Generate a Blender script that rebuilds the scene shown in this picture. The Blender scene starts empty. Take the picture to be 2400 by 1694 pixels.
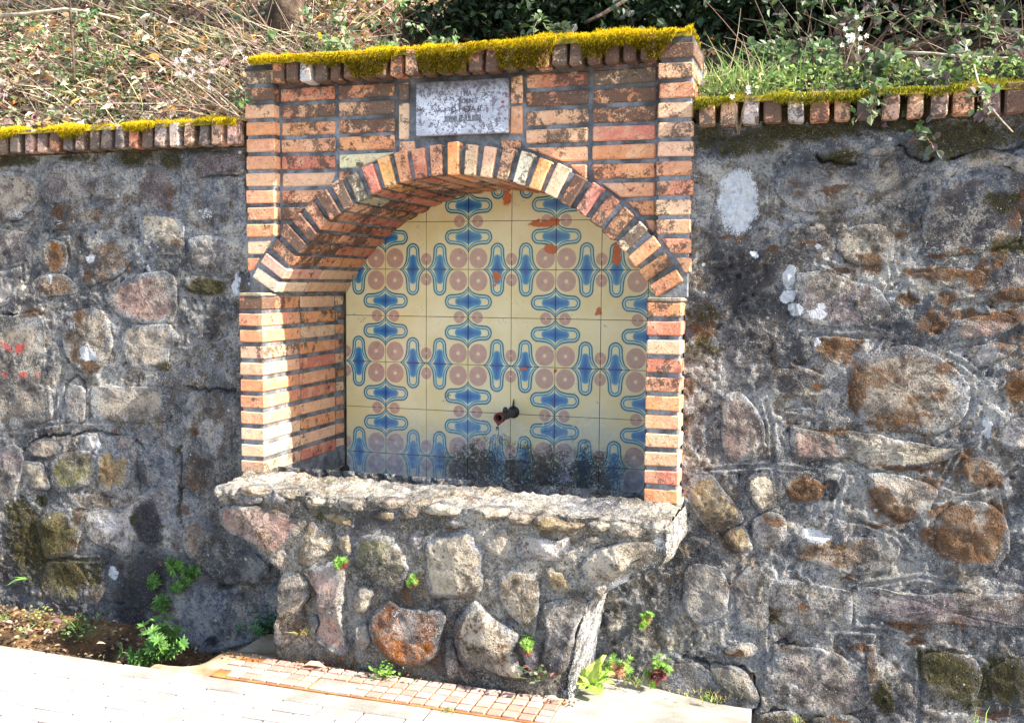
import bpy, bmesh, math, random
import numpy as np
from mathutils import Vector, Matrix
random.seed(7); rng = np.random.default_rng(11)
S = bpy.context.scene; C = S.collection
R = math.radians

# ------------------------------------------------------------------ camera
F_PX = 2300.0; CAM = np.array([1.6928, -4.0969, 1.4149]); YAW, PITCH, ROLL = 0.3048, 0.0805, 0.0074
def _axes():
    f = np.array([-math.sin(YAW), math.cos(YAW), 0]); r = np.array([math.cos(YAW), math.sin(YAW), 0]); u = np.array([0, 0, 1.])
    f, u = f*math.cos(PITCH)-u*math.sin(PITCH), u*math.cos(PITCH)+f*math.sin(PITCH)
    r, u = r*math.cos(ROLL)+u*math.sin(ROLL), u*math.cos(ROLL)-r*math.sin(ROLL)
    return r, u, f
AR, AU, AF = _axes()
cam = bpy.data.cameras.new('camera'); cam_o = bpy.data.objects.new('camera', cam); C.objects.link(cam_o)
cam.sensor_width = 36; cam.lens = 36*F_PX/2400; cam.clip_start = .05; cam.clip_end = 500
cam_o.matrix_world = Matrix(((AR[0], AU[0], -AF[0], CAM[0]), (AR[1], AU[1], -AF[1], CAM[1]), (AR[2], AU[2], -AF[2], CAM[2]), (0, 0, 0, 1)))
S.camera = cam_o
# ------------------------------------------------------------------ light
SUN_EL, SUN_A = 38.0, 7.0            # elevation; angle of the sun in front of the wall plane, from the right
sdir = Vector((math.cos(R(SUN_EL))*math.cos(R(SUN_A)), -math.cos(R(SUN_EL))*math.sin(R(SUN_A)), math.sin(R(SUN_EL))))
w = bpy.data.worlds.new('World'); S.world = w; w.use_nodes = True
sky = w.node_tree.nodes.new('ShaderNodeTexSky'); sky.sky_type = 'NISHITA'; sky.sun_disc = False
sky.sun_elevation = R(SUN_EL); sky.sun_rotation = math.atan2(sdir.x, sdir.y); sky.air_density = 1.0; sky.dust_density = 1.5; sky.ozone_density = 1.0
bg = w.node_tree.nodes['Background']; w.node_tree.links.new(sky.outputs[0], bg.inputs[0]); bg.inputs[1].default_value = 0.15
sl = bpy.data.lights.new('sun', 'SUN'); sl.energy = 5.0; sl.angle = R(0.55); sl.color = (1.0, .93, .82)
so = bpy.data.objects.new('sun', sl); C.objects.link(so); so.rotation_euler = (-sdir).to_track_quat('-Z', 'Y').to_euler(); so.location = (8, -3, 8)
S.view_settings.view_transform = 'Standard'; S.view_settings.look = 'None'; S.view_settings.gamma = 1; S.view_settings.exposure = 1.78
S.view_settings.use_curve_mapping = False
S.render.engine = 'CYCLES'

# ------------------------------------------------------------------ helpers
def at(px, py, Y):                     # a traced point of the photograph -> the point on the upright plane y = Y
    d = AR*((px-1200)/F_PX) - AU*((py-847)/F_PX) + AF
    return CAM + d*((Y-CAM[1])/d[1])
def hash3(i, j, k, s):
    n = (i*374761393 + j*668265263 + k*2147483647 + s*1274126177) & 0xffffffff
    n = ((n ^ (n >> 13))*1274126177) & 0xffffffff
    n = ((n ^ (n >> 16))*2246822519) & 0xffffffff
    return ((n ^ (n >> 15)) & 0xffffff)/16777215.0
def vn(p, s=0):
    p = np.asarray(p, float); f = np.floor(p); i = f.astype(np.int64); t = p-f; t = t*t*t*(t*(t*6-15)+10); r = 0
    for a in (0, 1):
        for b in (0, 1):
            for c in (0, 1):
                r = r + hash3(i[..., 0]+a, i[..., 1]+b, i[..., 2]+c, s)*(t[..., 0] if a else 1-t[..., 0])*(t[..., 1] if b else 1-t[..., 1])*(t[..., 2] if c else 1-t[..., 2])
    return r
def fbm(p, sc, o=4, s=0, g=.5):
    p = np.asarray(p, float)*sc; r = 0; a = 1; t = 0
    for k in range(o):
        r = r+a*(vn(p, s+k*17)-.5); t += a; a *= g; p = p*2.03+7.1
    return r/t*2
def P3(x, y, z): return np.stack(np.broadcast_arrays(np.asarray(x, float), np.asarray(y, float), np.asarray(z, float)), -1)
def sst(a, b, x): t = np.clip((x-a)/(b-a), 0, 1); return t*t*(3-2*t)

def mk(name, verts, faces, mat, parent=None, smooth=False):
    me = bpy.data.meshes.new(name); me.from_pydata([tuple(v) for v in verts] if not isinstance(verts, np.ndarray) else verts.tolist(), [], faces if isinstance(faces, list) else faces.tolist())
    if mat: me.materials.append(mat)
    if smooth: me.polygons.foreach_set('use_smooth', [True]*len(me.polygons))
    o = bpy.data.objects.new(name, me); C.objects.link(o)
    if parent: o.parent = parent
    return o
def vcol(o, cols, name='Col'):
    a = o.data.color_attributes.new(name, 'FLOAT_COLOR', 'POINT')
    c = np.ones((len(o.data.vertices), 4), np.float32); c[:, :cols.shape[1]] = cols; a.data.foreach_set('color', c.ravel())
def tag(o, label, cat, group=None, kind=None):
    if label: o['label'] = label
    if cat: o['category'] = cat
    if group: o['group'] = group
    if kind: o['kind'] = kind
    return o
def empty(name, loc, label=None, cat=None, group=None):
    o = bpy.data.objects.new(name, None); C.objects.link(o); o.location = loc; o.empty_display_size = .1
    tag(o, label, cat, group); return o
def child(o, parent): o.parent = parent; o.matrix_parent_inverse = Matrix.Translation(-Vector(parent.location)) if parent.parent is None else Matrix.Translation(-Vector(parent.parent.location)); return o
def adopt(o, parent):
    # world-space mesh under a parent whose world matrix is a pure translation
    p = parent; t = Vector((0, 0, 0))
    while p: t += Vector(p.location) if p.type == 'EMPTY' else Vector((0, 0, 0)); p = p.parent
    o.parent = parent
    root = parent
    while root.parent: root = root.parent
    if parent is root: o.matrix_parent_inverse = Matrix.Translation(-Vector(root.location))
    return o
def gridfaces(nu, nv, off=0):
    i = np.arange(nu*nv).reshape(nv, nu)+off
    return np.stack([i[:-1, :-1], i[:-1, 1:], i[1:, 1:], i[1:, :-1]], -1).reshape(-1, 4)

# ------------------------------------------------------------------ shader expressions
class X:
    def __init__(s, t, k): s.t, s.k = t, k
    def _m(s, op, *o, clamp=False):
        n = s.t.nodes.new('ShaderNodeMath'); n.operation = op; n.use_clamp = clamp
        for i, v in enumerate((s,)+o):
            if isinstance(v, X): s.t.links.new(v.k, n.inputs[i])
            else: n.inputs[i].default_value = v
        return X(s.t, n.outputs[0])
    def __add__(s, o): return s._m('ADD', o)
    __radd__ = __add__
    def __sub__(s, o): return s._m('SUBTRACT', o)
    def __rsub__(s, o): return (s*-1)+o
    def __mul__(s, o): return s._m('MULTIPLY', o)
    __rmul__ = __mul__
    def abs(s): return s._m('ABSOLUTE')
    def max(s, o): return s._m('MAXIMUM', o)
    def min(s, o): return s._m('MINIMUM', o)
    def sqrt(s): return s._m('SQRT')
    def sin(s): return s._m('SINE')
    def exp(s): return s._m('EXPONENT')
    def clamp(s): return s._m('ADD', 0.0, clamp=True)
    def atan2(s, o): return s._m('ARCTAN2', o)
    def ss(s, a, b):
        n = s.t.nodes.new('ShaderNodeMapRange'); n.interpolation_type = 'SMOOTHSTEP'
        s.t.links.new(s.k, n.inputs[0])
        if a < b: n.inputs[1].default_value, n.inputs[2].default_value = a, b
        else: n.inputs[1].default_value, n.inputs[2].default_value, n.inputs[3].default_value, n.inputs[4].default_value = b, a, 1, 0
        return X(s.t, n.outputs[0])
class Mat:
    def __init__(s, name, rough=.9, spec=.25):
        s.m = bpy.data.materials.new(name); s.m.use_nodes = True; s.t = s.m.node_tree
        s.b = s.t.nodes['Principled BSDF']; s.b.inputs['Roughness'].default_value = rough; s.b.inputs['Specular IOR Level'].default_value = spec
        s._p = None
    def pos(s):
        if s._p is None: s._p = s.t.nodes.new('ShaderNodeNewGeometry').outputs['Position']
        return s._p
    def scaled(s, v, mul):
        n = s.t.nodes.new('ShaderNodeVectorMath'); n.operation = 'MULTIPLY'; s.t.links.new(v, n.inputs[0]); n.inputs[1].default_value = mul; return n.outputs[0]
    def noise(s, sc, det=3, ro=.55, vec=None, dist=0):
        n = s.t.nodes.new('ShaderNodeTexNoise'); n.inputs['Scale'].default_value = sc; n.inputs['Detail'].default_value = det
        n.inputs['Roughness'].default_value = ro; n.inputs['Distortion'].default_value = dist
        s.t.links.new(vec or s.pos(), n.inputs['Vector']); return X(s.t, n.outputs['Fac'])
    def voro(s, sc, feat='F1', vec=None, out='Distance'):
        n = s.t.nodes.new('ShaderNodeTexVoronoi'); n.feature = feat; n.inputs['Scale'].default_value = sc
        s.t.links.new(vec or s.pos(), n.inputs['Vector']); return n if out is None else X(s.t, n.outputs[out])
    def attr(s, name, out='Color'):
        n = s.t.nodes.new('ShaderNodeAttribute'); n.attribute_name = name; return n.outputs[out]
    def sep(s, v):
        n = s.t.nodes.new('ShaderNodeSeparateXYZ'); s.t.links.new(v, n.inputs[0]); return [X(s.t, o) for o in n.outputs]
    def info(s): return s.t.nodes.new('ShaderNodeObjectInfo')
    def val(s, k): return X(s.t, k)
    def _in(s, k, v):
        if isinstance(v, X): s.t.links.new(v.k, k)
        elif isinstance(v, (tuple, list)): k.default_value = tuple(v)+(1,) if len(v) == 3 else v
        elif isinstance(v, (int, float)): k.default_value = v
        else: s.t.links.new(v, k)
    def mix(s, f, a, b, mode='MIX'):
        n = s.t.nodes.new('ShaderNodeMix'); n.data_type = 'RGBA'; n.blend_type = mode; n.clamp_factor = True
        s._in(n.inputs[0], f); s._in(n.inputs[6], a); s._in(n.inputs[7], b); return n.outputs[2]
    def mul(s, a, f):                      # colour * scalar expression
        n = s.t.nodes.new('ShaderNodeVectorMath'); n.operation = 'SCALE'; s._in(n.inputs[0], a) if not isinstance(a, tuple) else setattr(n.inputs[0], 'default_value', a[:3])
        s._in(n.inputs[3], f); return n.outputs[0]
    def hsv(s, c, h=.5, sa=1., v=1.):
        n = s.t.nodes.new('ShaderNodeHueSaturation'); s._in(n.inputs['Hue'], h); s._in(n.inputs['Saturation'], sa); s._in(n.inputs['Value'], v); s._in(n.inputs['Color'], c); return n.outputs[0]
    def color(s, c): s._in(s.b.inputs['Base Color'], c)
    def bump(s, h, strength=.5, dist=.004):
        n = s.t.nodes.new('ShaderNodeBump'); n.inputs['Strength'].default_value = strength; n.inputs['Distance'].default_value = dist
        s._in(n.inputs['Height'], h); s.t.links.new(n.outputs[0], s.b.inputs['Normal'])

def m_brick():
    m = Mat('fired_brick', .92, .2); i = m.info(); col = i.outputs['Color']; dirt = m.val(i.outputs['Alpha'])
    n1 = m.noise(9, 3); n2 = m.noise(34, 4, .62); n3 = m.noise(150, 3, .6); n4 = m.noise(420, 2); x, y, z = m.sep(m.pos())
    c = m.hsv(col, m.val((n1*.04+.48).k), .93, n2*.75+.62)
    c = m.mix(m.noise(16, 3).ss(.48, .66)*.45, c, (.72, .46, .28))
    c = m.mix(n2.ss(.60, .75)*.35, c, (.40, .12, .05))
    def strokes(ca, sa, sd):
        h = x+y*.9; u = h*ca+z*sa; w = z*ca-h*sa; n = m.t.nodes.new('ShaderNodeCombineXYZ'); m._in(n.inputs[0], u*26.0); m._in(n.inputs[1], w*210.0); n.inputs[2].default_value = sd
        return m.noise(1.0, 1, .4, vec=n.outputs[0]).ss(.685, .715)
    ln = (strokes(.80, .60, 1.)+strokes(.62, -.78, 4.)+strokes(.99, .1, 8.)*.7).clamp()
    c = m.mix(ln*.8, c, m.mix(n3.ss(.4, .6), (.10, .055, .04), (.75, .62, .48)))
    n8 = m.noise(6.5, 3, .6); soot = ((n3-.5)*1.7+(n2-.5)*2.8+(n8-.5)*3.2+dirt*1.15-.40).ss(-.05, .45)
    c = m.mix(soot*.86, c, m.mul((.062, .046, .038), n3*1.8+.15))
    c = m.mix((n3*.6+n4*.4+dirt*.12).ss(.61, .69)*.5, c, (.06, .048, .04))
    c = m.mix(m.noise(90, 2, vec=m.scaled(m.pos(), (1, 1, 1.7))).ss(.66, .74)*.5, c, (.62, .57, .48))
    m.color(c); m.bump(n3*.35+n2*.7+n4*.15-ln*.6+soot*.12, .9, .008); return m.m
def m_joint():
    m = Mat('joint_mortar', .95, .15); n1 = m.noise(12, 3); n2 = m.noise(70, 4, .65); n3 = m.noise(260, 2)
    c = m.mix(n1.ss(.35, .65), (.085, .086, .088), (.225, .232, .248)); c = m.mul(c, n2*1.6+.15)
    c = m.mix((n3*.6+n2*.4).ss(.60, .68)*.6, c, (.035, .032, .03))
    c = m.mix(m.noise(5, 2).ss(.58, .75)*.5, c, (.07, .07, .02)); zz = m.sep(m.pos())[2]; c = m.mix((m.noise(6.5, 3, .6)*1.4+n2*.6+zz*1.1-3.15).ss(.0, .5)*.75, c, (.035, .032, .03))
    m.color(c); m.bump(n2*.7+n3*.4, .8, .006); return m.m
def m_rock(name, stone, lo=(.070, .072, .080), hi=(.285, .285, .295), brown=(.165, .105, .055), pale=.66):
    m = Mat(name, .93, .2)
    n1 = m.noise(4.5, 3); n2 = m.noise(17, 4, .6); n3 = m.noise(62, 4, .68); n4 = m.noise(230, 3, .6); n5 = m.noise(9, 4, .7, dist=.6); n6 = m.noise(1.7, 3, .6)
    rust, moss, dark = m.sep(m.attr('Mask')); white = m.val(m.attr('Mask', 'Alpha')); red, edge, _ = m.sep(m.attr('Mask2'))
    mort = m.mix(n1.ss(.32, .68), lo, hi); mort = m.mix(n5.ss(.48, .62)*.70, mort, brown); mort = m.mix(n6.ss(.50, .64)*.5, mort, (.19, .215, .26)); mort = m.mix(n6.ss(.60, .72)*.3, mort, (.05, .05, .052)); mort = m.mix(m.sep(m.attr('Mask2'))[2]*n2.ss(.3, .6)*.75, mort, (.34, .345, .36)); mort = m.mul(mort, n2*1.0+n3*2.0+n4*1.0-.98)
    if stone:
        base = m.hsv(m.info().outputs['Color'], .5, 1.25, .95)
        c = m.mix(n1.ss(.40, .62)*.40, base, (.20, .175, .165)); c = m.mix(n5.ss(.5, .66)*.55, c, (.11, .07, .045)); c = m.mix(m.noise(28, 3, .6, dist=1.2).ss(.52, .62)*.35, c, (.30, .26, .23))
        c = m.mul(c, n2*1.5+n3*1.9+n4*.8-1.08)
        c = m.mix((edge+n2*1.3+n3*.9-1.10).ss(.30, .55), c, mort)
    else: c = mort
    n7 = m.noise(125, 3, .72); c = m.mix((n7+n2*.5+n1*.3).ss(.95, 1.06)*(.38 if stone else .62), c, (.47, .44, .38)); c = m.mix((n7*-1.0+n2*-.35).ss(-.60, -.50)*(.45 if stone else .75), c, (.020, .019, .019))
    st1 = m.noise(2.6, 4, .68, dist=.8); st2 = m.noise(3.4, 4, .66, dist=.5, vec=m.scaled(m.pos(), (1, 1, .7)))
    c = m.mix((st1+n3*.25-.12).ss(.50, .62)*.72, c, m.mul((.050, .050, .056), n3*2.4-.3))
    c = m.mix((st2+n3*.30-.15).ss(.54, .66)*.50, c, m.mul((.40, .385, .36), n3*1.4+.25))
    # crusts of pale lichen, black specks, white dots
    c = m.mix((n3*.55+n2*.45+n4*.25).ss(.615, .70)*n1.ss(.38, .60)*pale, c, (.50, .45, .36))
    c = m.mix((n4*.7+n3*.5).ss(.635, .70)*.6*n2.ss(.35, .55), c, (.42, .40, .36))
    c = m.mix((n4*-.6+n3*-.55+dark*.06).ss(-.475, -.42)*.9, c, (.016, .015, .015))
    c = m.mix((n3*.6+n5*.55).ss(.59, .67)*.7, c, (.026, .024, .023))
    c = m.mix((dark+n3*1.9+n2*1.1-1.55).ss(.25, .95)*.93, c, m.mul((.040, .040, .045), n3*2.6-.5))
    rc = m.mix((n3*.6+n4*.5).ss(.42, .72), (.026, .013, .007), (.175, .075, .020))
    c = m.mix((rust+n3*3.0+n2*1.6+n4*.8-2.72).ss(.20, .90)*.85, c, rc)
    c = m.mix((moss+n3*2.2+n2*1.2-1.75).ss(.25, .90)*.92, c, m.mix((n3*.5+n4*.6).ss(.45, .75), (.014, .012, .004), (.085, .070, .012)))
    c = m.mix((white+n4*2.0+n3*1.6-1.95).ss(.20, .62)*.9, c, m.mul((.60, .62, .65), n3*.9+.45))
    c = m.mix((red+n3*1.2+n2*.5-.85).ss(.30, .75)*.8, c, (.50, .075, .06))
    v = m.voro(105, out=None); d = m.val(v.outputs['Distance']); vc = m.sep(v.outputs['Color'])[0]
    dots = (d-(vc-.80)*.9).ss(.02, -.02)
    c = m.mix(dots*.9*m.noise(2.2, 2).ss(.40, .60), c, (.66, .64, .60))
    v2 = m.voro(27, out=None); d2 = m.val(v2.outputs['Distance']); vc2 = m.sep(v2.outputs['Color'])[0]
    c = m.mix((d2+n4*.3-.1-(vc2-.93)*3.4).ss(.03, -.03)*.8, c, (.60, .57, .52))
    m.color(c); m.bump(n2*.5+n3*1.0+n4*.5, 1.0, .017); return m.m
def m_plain(name, a, b, sc=14, rough=.95, bump=.006, fine=120):
    m = Mat(name, rough, .2); n1 = m.noise(sc, 4, .6); n2 = m.noise(fine, 3, .6)
    c = m.mix(n1.ss(.35, .65), a, b); m.color(m.mul(c, n2*.7+.65)); m.bump(n1*.4+n2*.6, .7, bump); return m.m
def m_leaf(name, rough=.55, trans=.35, spec=.35):
    m = Mat(name, rough, spec); col = m.attr('Col'); n = m.noise(60, 2)
    c = m.mul(col, n*.5+.75); m.color(c)
    t = m.t.nodes.new('ShaderNodeBsdfTranslucent'); m.t.links.new(c, t.inputs[0]); x = m.t.nodes.new('ShaderNodeMixShader'); x.inputs[0].default_value = trans
    m.t.links.new(m.b.outputs[0], x.inputs[1]); m.t.links.new(t.outputs[0], x.inputs[2]); m.t.links.new(x.outputs[0], m.t.nodes['Material Output'].inputs[0]); return m.m
def m_tile():
    m = Mat('painted_glazed_tile', .22, .5)
    n = m.t.nodes.new('ShaderNodeUVMap'); n.uv_map = 'UVMap'; u, v, _ = m.sep(n.outputs[0]); x, y, z = m.sep(m.pos())
    def bone(a, b):
        q = (b-.675).abs(); e = (a*-10.5).exp()
        ax = (a-.40).max(0.0); d = (ax*ax+q*q).sqrt()-(e*.175+.138)
        bx = (a-.235).max(0.0); d2 = (bx*bx+q*q).sqrt()-((a*-9.0).exp()*.095+.058); return d, d2
    da, d2a = bone(u, v); db, d2b = bone(v, u); d = da.min(db); d2 = d2a.min(d2b)
    wob = m.noise(70, 2)*.010-.005; d = d+wob; d2 = d2+wob
    nf = m.noise(7, 3); nn = m.noise(45, 3)
    cream = m.mix(nf.ss(.35, .7), (.70, .58, .29), (.76, .67, .41))
    def disc(cu, cv, r, c):
        du, dv = u-cu, v-cv; rr = (du*du+dv*dv).sqrt(); ang = du.atan2(dv)
        spoke = (ang*22.0).sin().ss(.55, .95)*rr.ss(r*.35, r*.5)
        col = m.mix(spoke*.45, m.mul((.45, .272, .225), nn*.5+.78), (.31, .165, .14)); col = m.mix(rr.ss(r*.22, r*.14), col, (.72, .58, .36))
        return m.mix((rr+wob).ss(r, r-.015)*.93, c, col)
    c = disc(.235, .235, .218, cream); c = disc(1.0, .215, .135, c); c = disc(.215, 1.0, .135, c)
    c = m.mix(d.ss(.040, .008)*.55, c, (.22, .40, .50))
    c = m.mix(d.ss(.018, .007), c, (.010, .075, .10)); c = m.mix(d.ss(-.010, -.018), c, (.34, .53, .53)); c = m.mix(d.ss(-.044, -.050), c, (.010, .075, .11))
    c = m.mix(d.ss(-.062, -.070), c, (.46, .60, .52)); c = m.mix(d.ss(-.082, -.095), c, cream)
    c = m.mix(d2.ss(.020, .008), c, (.12, .32, .44)); c = m.mix(d2.ss(-.002, -.016), c, m.mix((d2+nn*.05-.025).ss(-.01, -.11), (.05, .22, .40), (.02, .10, .32)))
    # flaked glaze: bare terracotta
    wx, wz = x+nn*.05, z+m.noise(38, 3)*.05
    fl = None
    for px, py, rx, rz in ((1188, 456, .020, .052), (1268, 524, .060, .016), (1300, 520, .028, .018), (1292, 582, .030, .018), (1166, 650, .020, .022), (1158, 668, .010, .010), (1446, 598, .018, .050), (1404, 730, .012, .016), (1226, 866, .018, .010), (1302, 868, .010, .010)):
        w_ = at(px, py, 0.0); q = ((wx-.025-w_[0])*(1/rx)); k = ((wz-.025-w_[2])*(1/rz)); dd = q*q+k*k; fl = dd if fl is None else fl.min(dd)
    flake = fl.ss(1.15, .75); c = m.mix(flake, c, m.mul((.52, .15, .055), nn*.6+.7))
    # lime film and black algae in the wet zone
    h = z*-1.0+.93+nf*.30-.15
    xc = (x-.50)*1.55; near = (xc*xc*-1.0+1.0)
    film = (h+m.noise(3.2, 3)*.50-.30).ss(.0, .36)*(m.noise(26, 3, vec=m.scaled(m.pos(), (1, 1, .35)))*.7+.55)
    c = m.mix(film*.70, c, m.mix(nn.ss(.4, .6), (.19, .28, .38), (.32, .40, .46)))
    lace = (m.noise(48, 4, .65, dist=1.2)-.5).abs()*-5.0+1.0
    dripn = m.noise(30, 3, .6, vec=m.scaled(m.pos(), (1, 1, .22)))
    al = (lace*.75+m.noise(10, 3)*1.5+dripn*.4+near*.35-((z-.60).abs())*4.6-1.02).ss(.30, .62)*near.ss(.35, .8)
    c = m.mix(al*.88, c, m.mix(nn.ss(.42, .6), (.018, .016, .008), (.07, .06, .03)))
    lime = (m.noise(120, 2)*.8+m.noise(30, 2)*.5).ss(.78, .84)*near.ss(.75, .95)*((z-.78)*1.0).abs().ss(.10, .03)
    c = m.mix(lime*.8, c, (.66, .62, .42))
    sp = (m.noise(160, 3, .7)*.7+m.noise(14, 2)*.6).ss(.80, .86); c = m.mix(sp*.8, c, (.12, .07, .03))
    m.color(c); m._in(m.b.inputs['Roughness'], (film*.25+flake*.5+al*.4+.20)); m.bump(nn*.25-flake*.6+al*.3+(m.noise(6, 2)*.6), .35, .003); return m.m
def m_paver(name, a, b, joint_dirt=.3):
    m = Mat(name, .9, .25); i = m.info(); r = m.val(i.outputs['Random']); n1 = m.noise(22, 4, .6); n2 = m.noise(130, 3)
    c = m.mix((r*.6+n1*.6).ss(.25, .85), a, b); c = m.mul(c, n2*.4+.8); c = m.mix(m.noise(7, 3).ss(.55, .7)*joint_dirt, c, (.30, .20, .11))
    m.color(c); m.bump(n1*.5+n2*.5, .5, .003); return m.m
def m_metal():
    m = Mat('rusty_iron', .55, .5); n1 = m.noise(30, 4); y = m.sep(m.pos())[1]
    c = m.mix((n1*.9+(y+.17)*-9.0).ss(.35, .75), (.035, .040, .055), (.13, .030, .020)); m.color(m.mul(c, n1+.4)); m.b.inputs['Metallic'].default_value = .25; m.bump(m.noise(140, 3), .5, .003); return m.m
def m_water():
    m = Mat('clear_water', .03, .5); m.b.inputs['Transmission Weight'].default_value = 1; m.b.inputs['IOR'].default_value = 1.33; m.b.inputs['Base Color'].default_value = (.93, .97, 1, 1); m.bump(m.noise(40, 2), .3, .004); return m.m
def m_plaque():
    m = Mat('weathered_marble', .75, .3); x, y, z = m.sep(m.pos()); n1 = m.noise(10, 4, .6); n2 = m.noise(75, 4, .65); n3 = m.noise(240, 3)
    c = m.mix(n1.ss(.35, .65), (.36, .36, .40), (.60, .62, .68))
    c = m.mix((n2*.6+n3*.5+n1*.2).ss(.64, .74)*.85, c, (.07, .06, .065))
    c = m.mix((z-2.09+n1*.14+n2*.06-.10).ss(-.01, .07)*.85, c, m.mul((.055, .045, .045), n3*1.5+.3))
    c = m.mix((m.noise(45, 3)*1.0+m.noise(8, 2)*.4).ss(.76, .84)*.7, c, (.10, .07, .10))
    m.color(c); m.bump(n2*.6+n3*.3, .5, .003); return m.m

BRICK, JOINT, MORTAR, STONE = m_brick(), m_joint(), m_rock('rubble_mortar', False), m_rock('rubble_stone', True)
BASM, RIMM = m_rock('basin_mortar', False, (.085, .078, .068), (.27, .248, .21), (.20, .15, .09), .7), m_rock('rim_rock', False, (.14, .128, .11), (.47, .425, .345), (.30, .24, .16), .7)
LEAF, DRY = m_leaf('leaf', .5, .35), m_leaf('dry_plant', .85, .25, .1)
MOSS = m_leaf('moss', .9, .3, .05)
TILE, IRON, WATER, PLAQ = m_tile(), m_metal(), m_water(), m_plaque()
BARK = m_plain('bark', (.035, .022, .016), (.12, .085, .06), 18, .95, .015, 90)
TWIG = m_plain('pale_branch', (.30, .24, .17), (.55, .47, .36), 20, .9, .004)
SOIL = m_plain('damp_soil', (.032, .020, .012), (.15, .085, .038), 6, .95, .012, 90)
HILL = m_plain('hill_soil', (.035, .024, .014), (.13, .085, .045), 5, .95, .015, 60)
CONC = m_plain('pale_concrete', (.22, .205, .175), (.36, .345, .30), 5, .9, .004, 150)
SANDY = m_plain('sandy_concrete', (.24, .16, .085), (.42, .33, .22), 7, .95, .006, 170)
ASPH = m_plain('worn_road', (.20, .19, .175), (.30, .285, .26), 3, .9, .006, 200)
PAVER = m_paver('pale_paver', (.28, .235, .22), (.38, .345, .32), .3)
PADT = m_paver('pad_square', (.31, .19, .145), (.40, .29, .24), .7)
PADJ = m_plain('pad_joint', (.28, .10, .035), (.42, .20, .06), 12, .95, .004)
VOID = m_plain('wet_shade_black', (.02, .019, .017), (.07, .065, .06), 10, .7, .006)
GROUT = m_plain('tile_grout', (.12, .075, .045), (.26, .20, .14), 20, .95, .003)
GAPM = m_plain('mossy_gap', (.020, .014, .006), (.075, .055, .020), 30, .95, .008)
RENDER = m_plain('weathered_render', (.16, .13, .09), (.42, .36, .27), 16, .95, .012, 80)

COLS = dict(gray=(.23, .22, .22), cream=(.50, .44, .35), purple=(.16, .13, .135), brown=(.20, .135, .09), rust=(.27, .13, .05), pink=(.42, .29, .25), olive=(.19, .175, .09), blue=(.15, .165, .20), white=(.62, .57, .55), orange=(.30, .11, .035), dark=(.07, .07, .075), tan=(.37, .29, .18), beige=(.38, .32, .26))

# ------------------------------------------------------------------ stains (photo position, size, strength): growth with a shape of its own
ZR = dict(A=(0, 500, .26155), B=(0, 900, .30488), Cc=(0, 0, .34858), D=(1600, 270, .34858), E=(1600, 700, .34858), Ff=(1600, 1129, .34858), G=(480, 1090, .27887), H=(1040, 1150, .27887), I=(0, 1200, .30488))
def zp(k, x, y): o = ZR[k]; return o[0]+x*o[2], o[1]+y*o[2]
STAIN = []   # kind (0 rust,1 moss,2 dark,3 white), zoom, x, y, rx, ry, strength
def st(kind, k, *L):
    for x, y, rx, ry, s_ in L:
        px, py = zp(k, x, y); c = at(px, py, -.61); f_ = (.86, .95, 1.05, .74)[kind]; STAIN.append((kind, c[0], c[2], f_*rx*ZR[k][2]/640., f_*ry*ZR[k][2]/640., s_))
st(3, 'D', (380, 580, 130, 240, 1.3), (740, 1045, 42, 34, 1.5), (715, 1110, 50, 50, 1.5), (700, 1215, 62, 46, 1.5), (750, 1305, 48, 36, 1.5), (905, 1340, 50, 38, 1.5), (940, 1275, 36, 24, 1.4), (910, 893, 22, 18, 1.4), (1690, 890, 90, 60, .35), (480, 940, 24, 20, 1.2), (1400, 1235, 16, 16, 1.4))
st(3, 'Ff', (890, 350, 75, 50, 1.5), (980, 358, 34, 22, 1.4)); st(3, 'E', (915, 300, 22, 30, 1.2), (2040, 850, 30, 70, 1.0), (1600, 545, 18, 18, 1.4))
st(3, 'A', (820, 410, 55, 48, 1.4), (800, 1250, 110, 100, 1.25), (210, 645, 36, 22, 1.4), (640, 1000, 60, 60, .55), (2120, 640, 60, 160, .9), (460, 600, 26, 60, 1.2), (225, 740, 26, 22, 1.3))
st(3, 'B', (860, 1450, 50, 80, 1.3), (830, 1080, 150, 110, .55), (740, 470, 30, 60, .9)); st(3, 'Cc', (405, 1500, 18, 18, 1.3), (110, 1440, 110, 50, .5), (1380, 1430, 70, 60, .6))
st(1, 'D', (180, 150, 120, 60, .9), (430, 200, 200, 80, 1.0), (800, 110, 350, 60, .95), (1300, 60, 500, 45, .9), (1850, 160, 240, 110, 1.15), (2200, 130, 150, 60, .8), (1040, 290, 130, 40, .9), (2150, 580, 80, 60, .9), (150, 1320, 120, 50, .8), (2220, 880, 120, 50, .9))
st(1, 'E', (130, 90, 140, 60, .8), (150, 330, 110, 60, .8)); st(1, 'Ff', (1750, 1250, 170, 110, 1.1), (1930, 1400, 180, 120, .8), (1350, 1430, 70, 100, .9), (2150, 1330, 160, 160, .9), (820, 1600, 200, 60, .7), (620, 880, 40, 60, .7))
st(1, 'Cc', (100, 1080, 200, 50, 1.1), (500, 1060, 160, 30, .8), (900, 1050, 160, 60, 1.0), (1150, 1080, 110, 70, .9), (1300, 1000, 300, 22, .8), (1500, 1040, 160, 20, .7))
st(1, 'A', (1850, 660, 220, 75, 1.25), (2010, 570, 60, 30, .6), (1460, 1340, 90, 50, .6)); st(1, 'B', (300, 900, 70, 60, 1.0), (1030, 1020, 36, 60, 1.1), (150, 1100, 160, 200, .75), (500, 1300, 160, 60, .7), (300, 1450, 250, 150, .7), (1000, 1450, 60, 160, .7), (1370, 960, 40, 60, .9), (1350, 520, 40, 60, .7))
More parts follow.
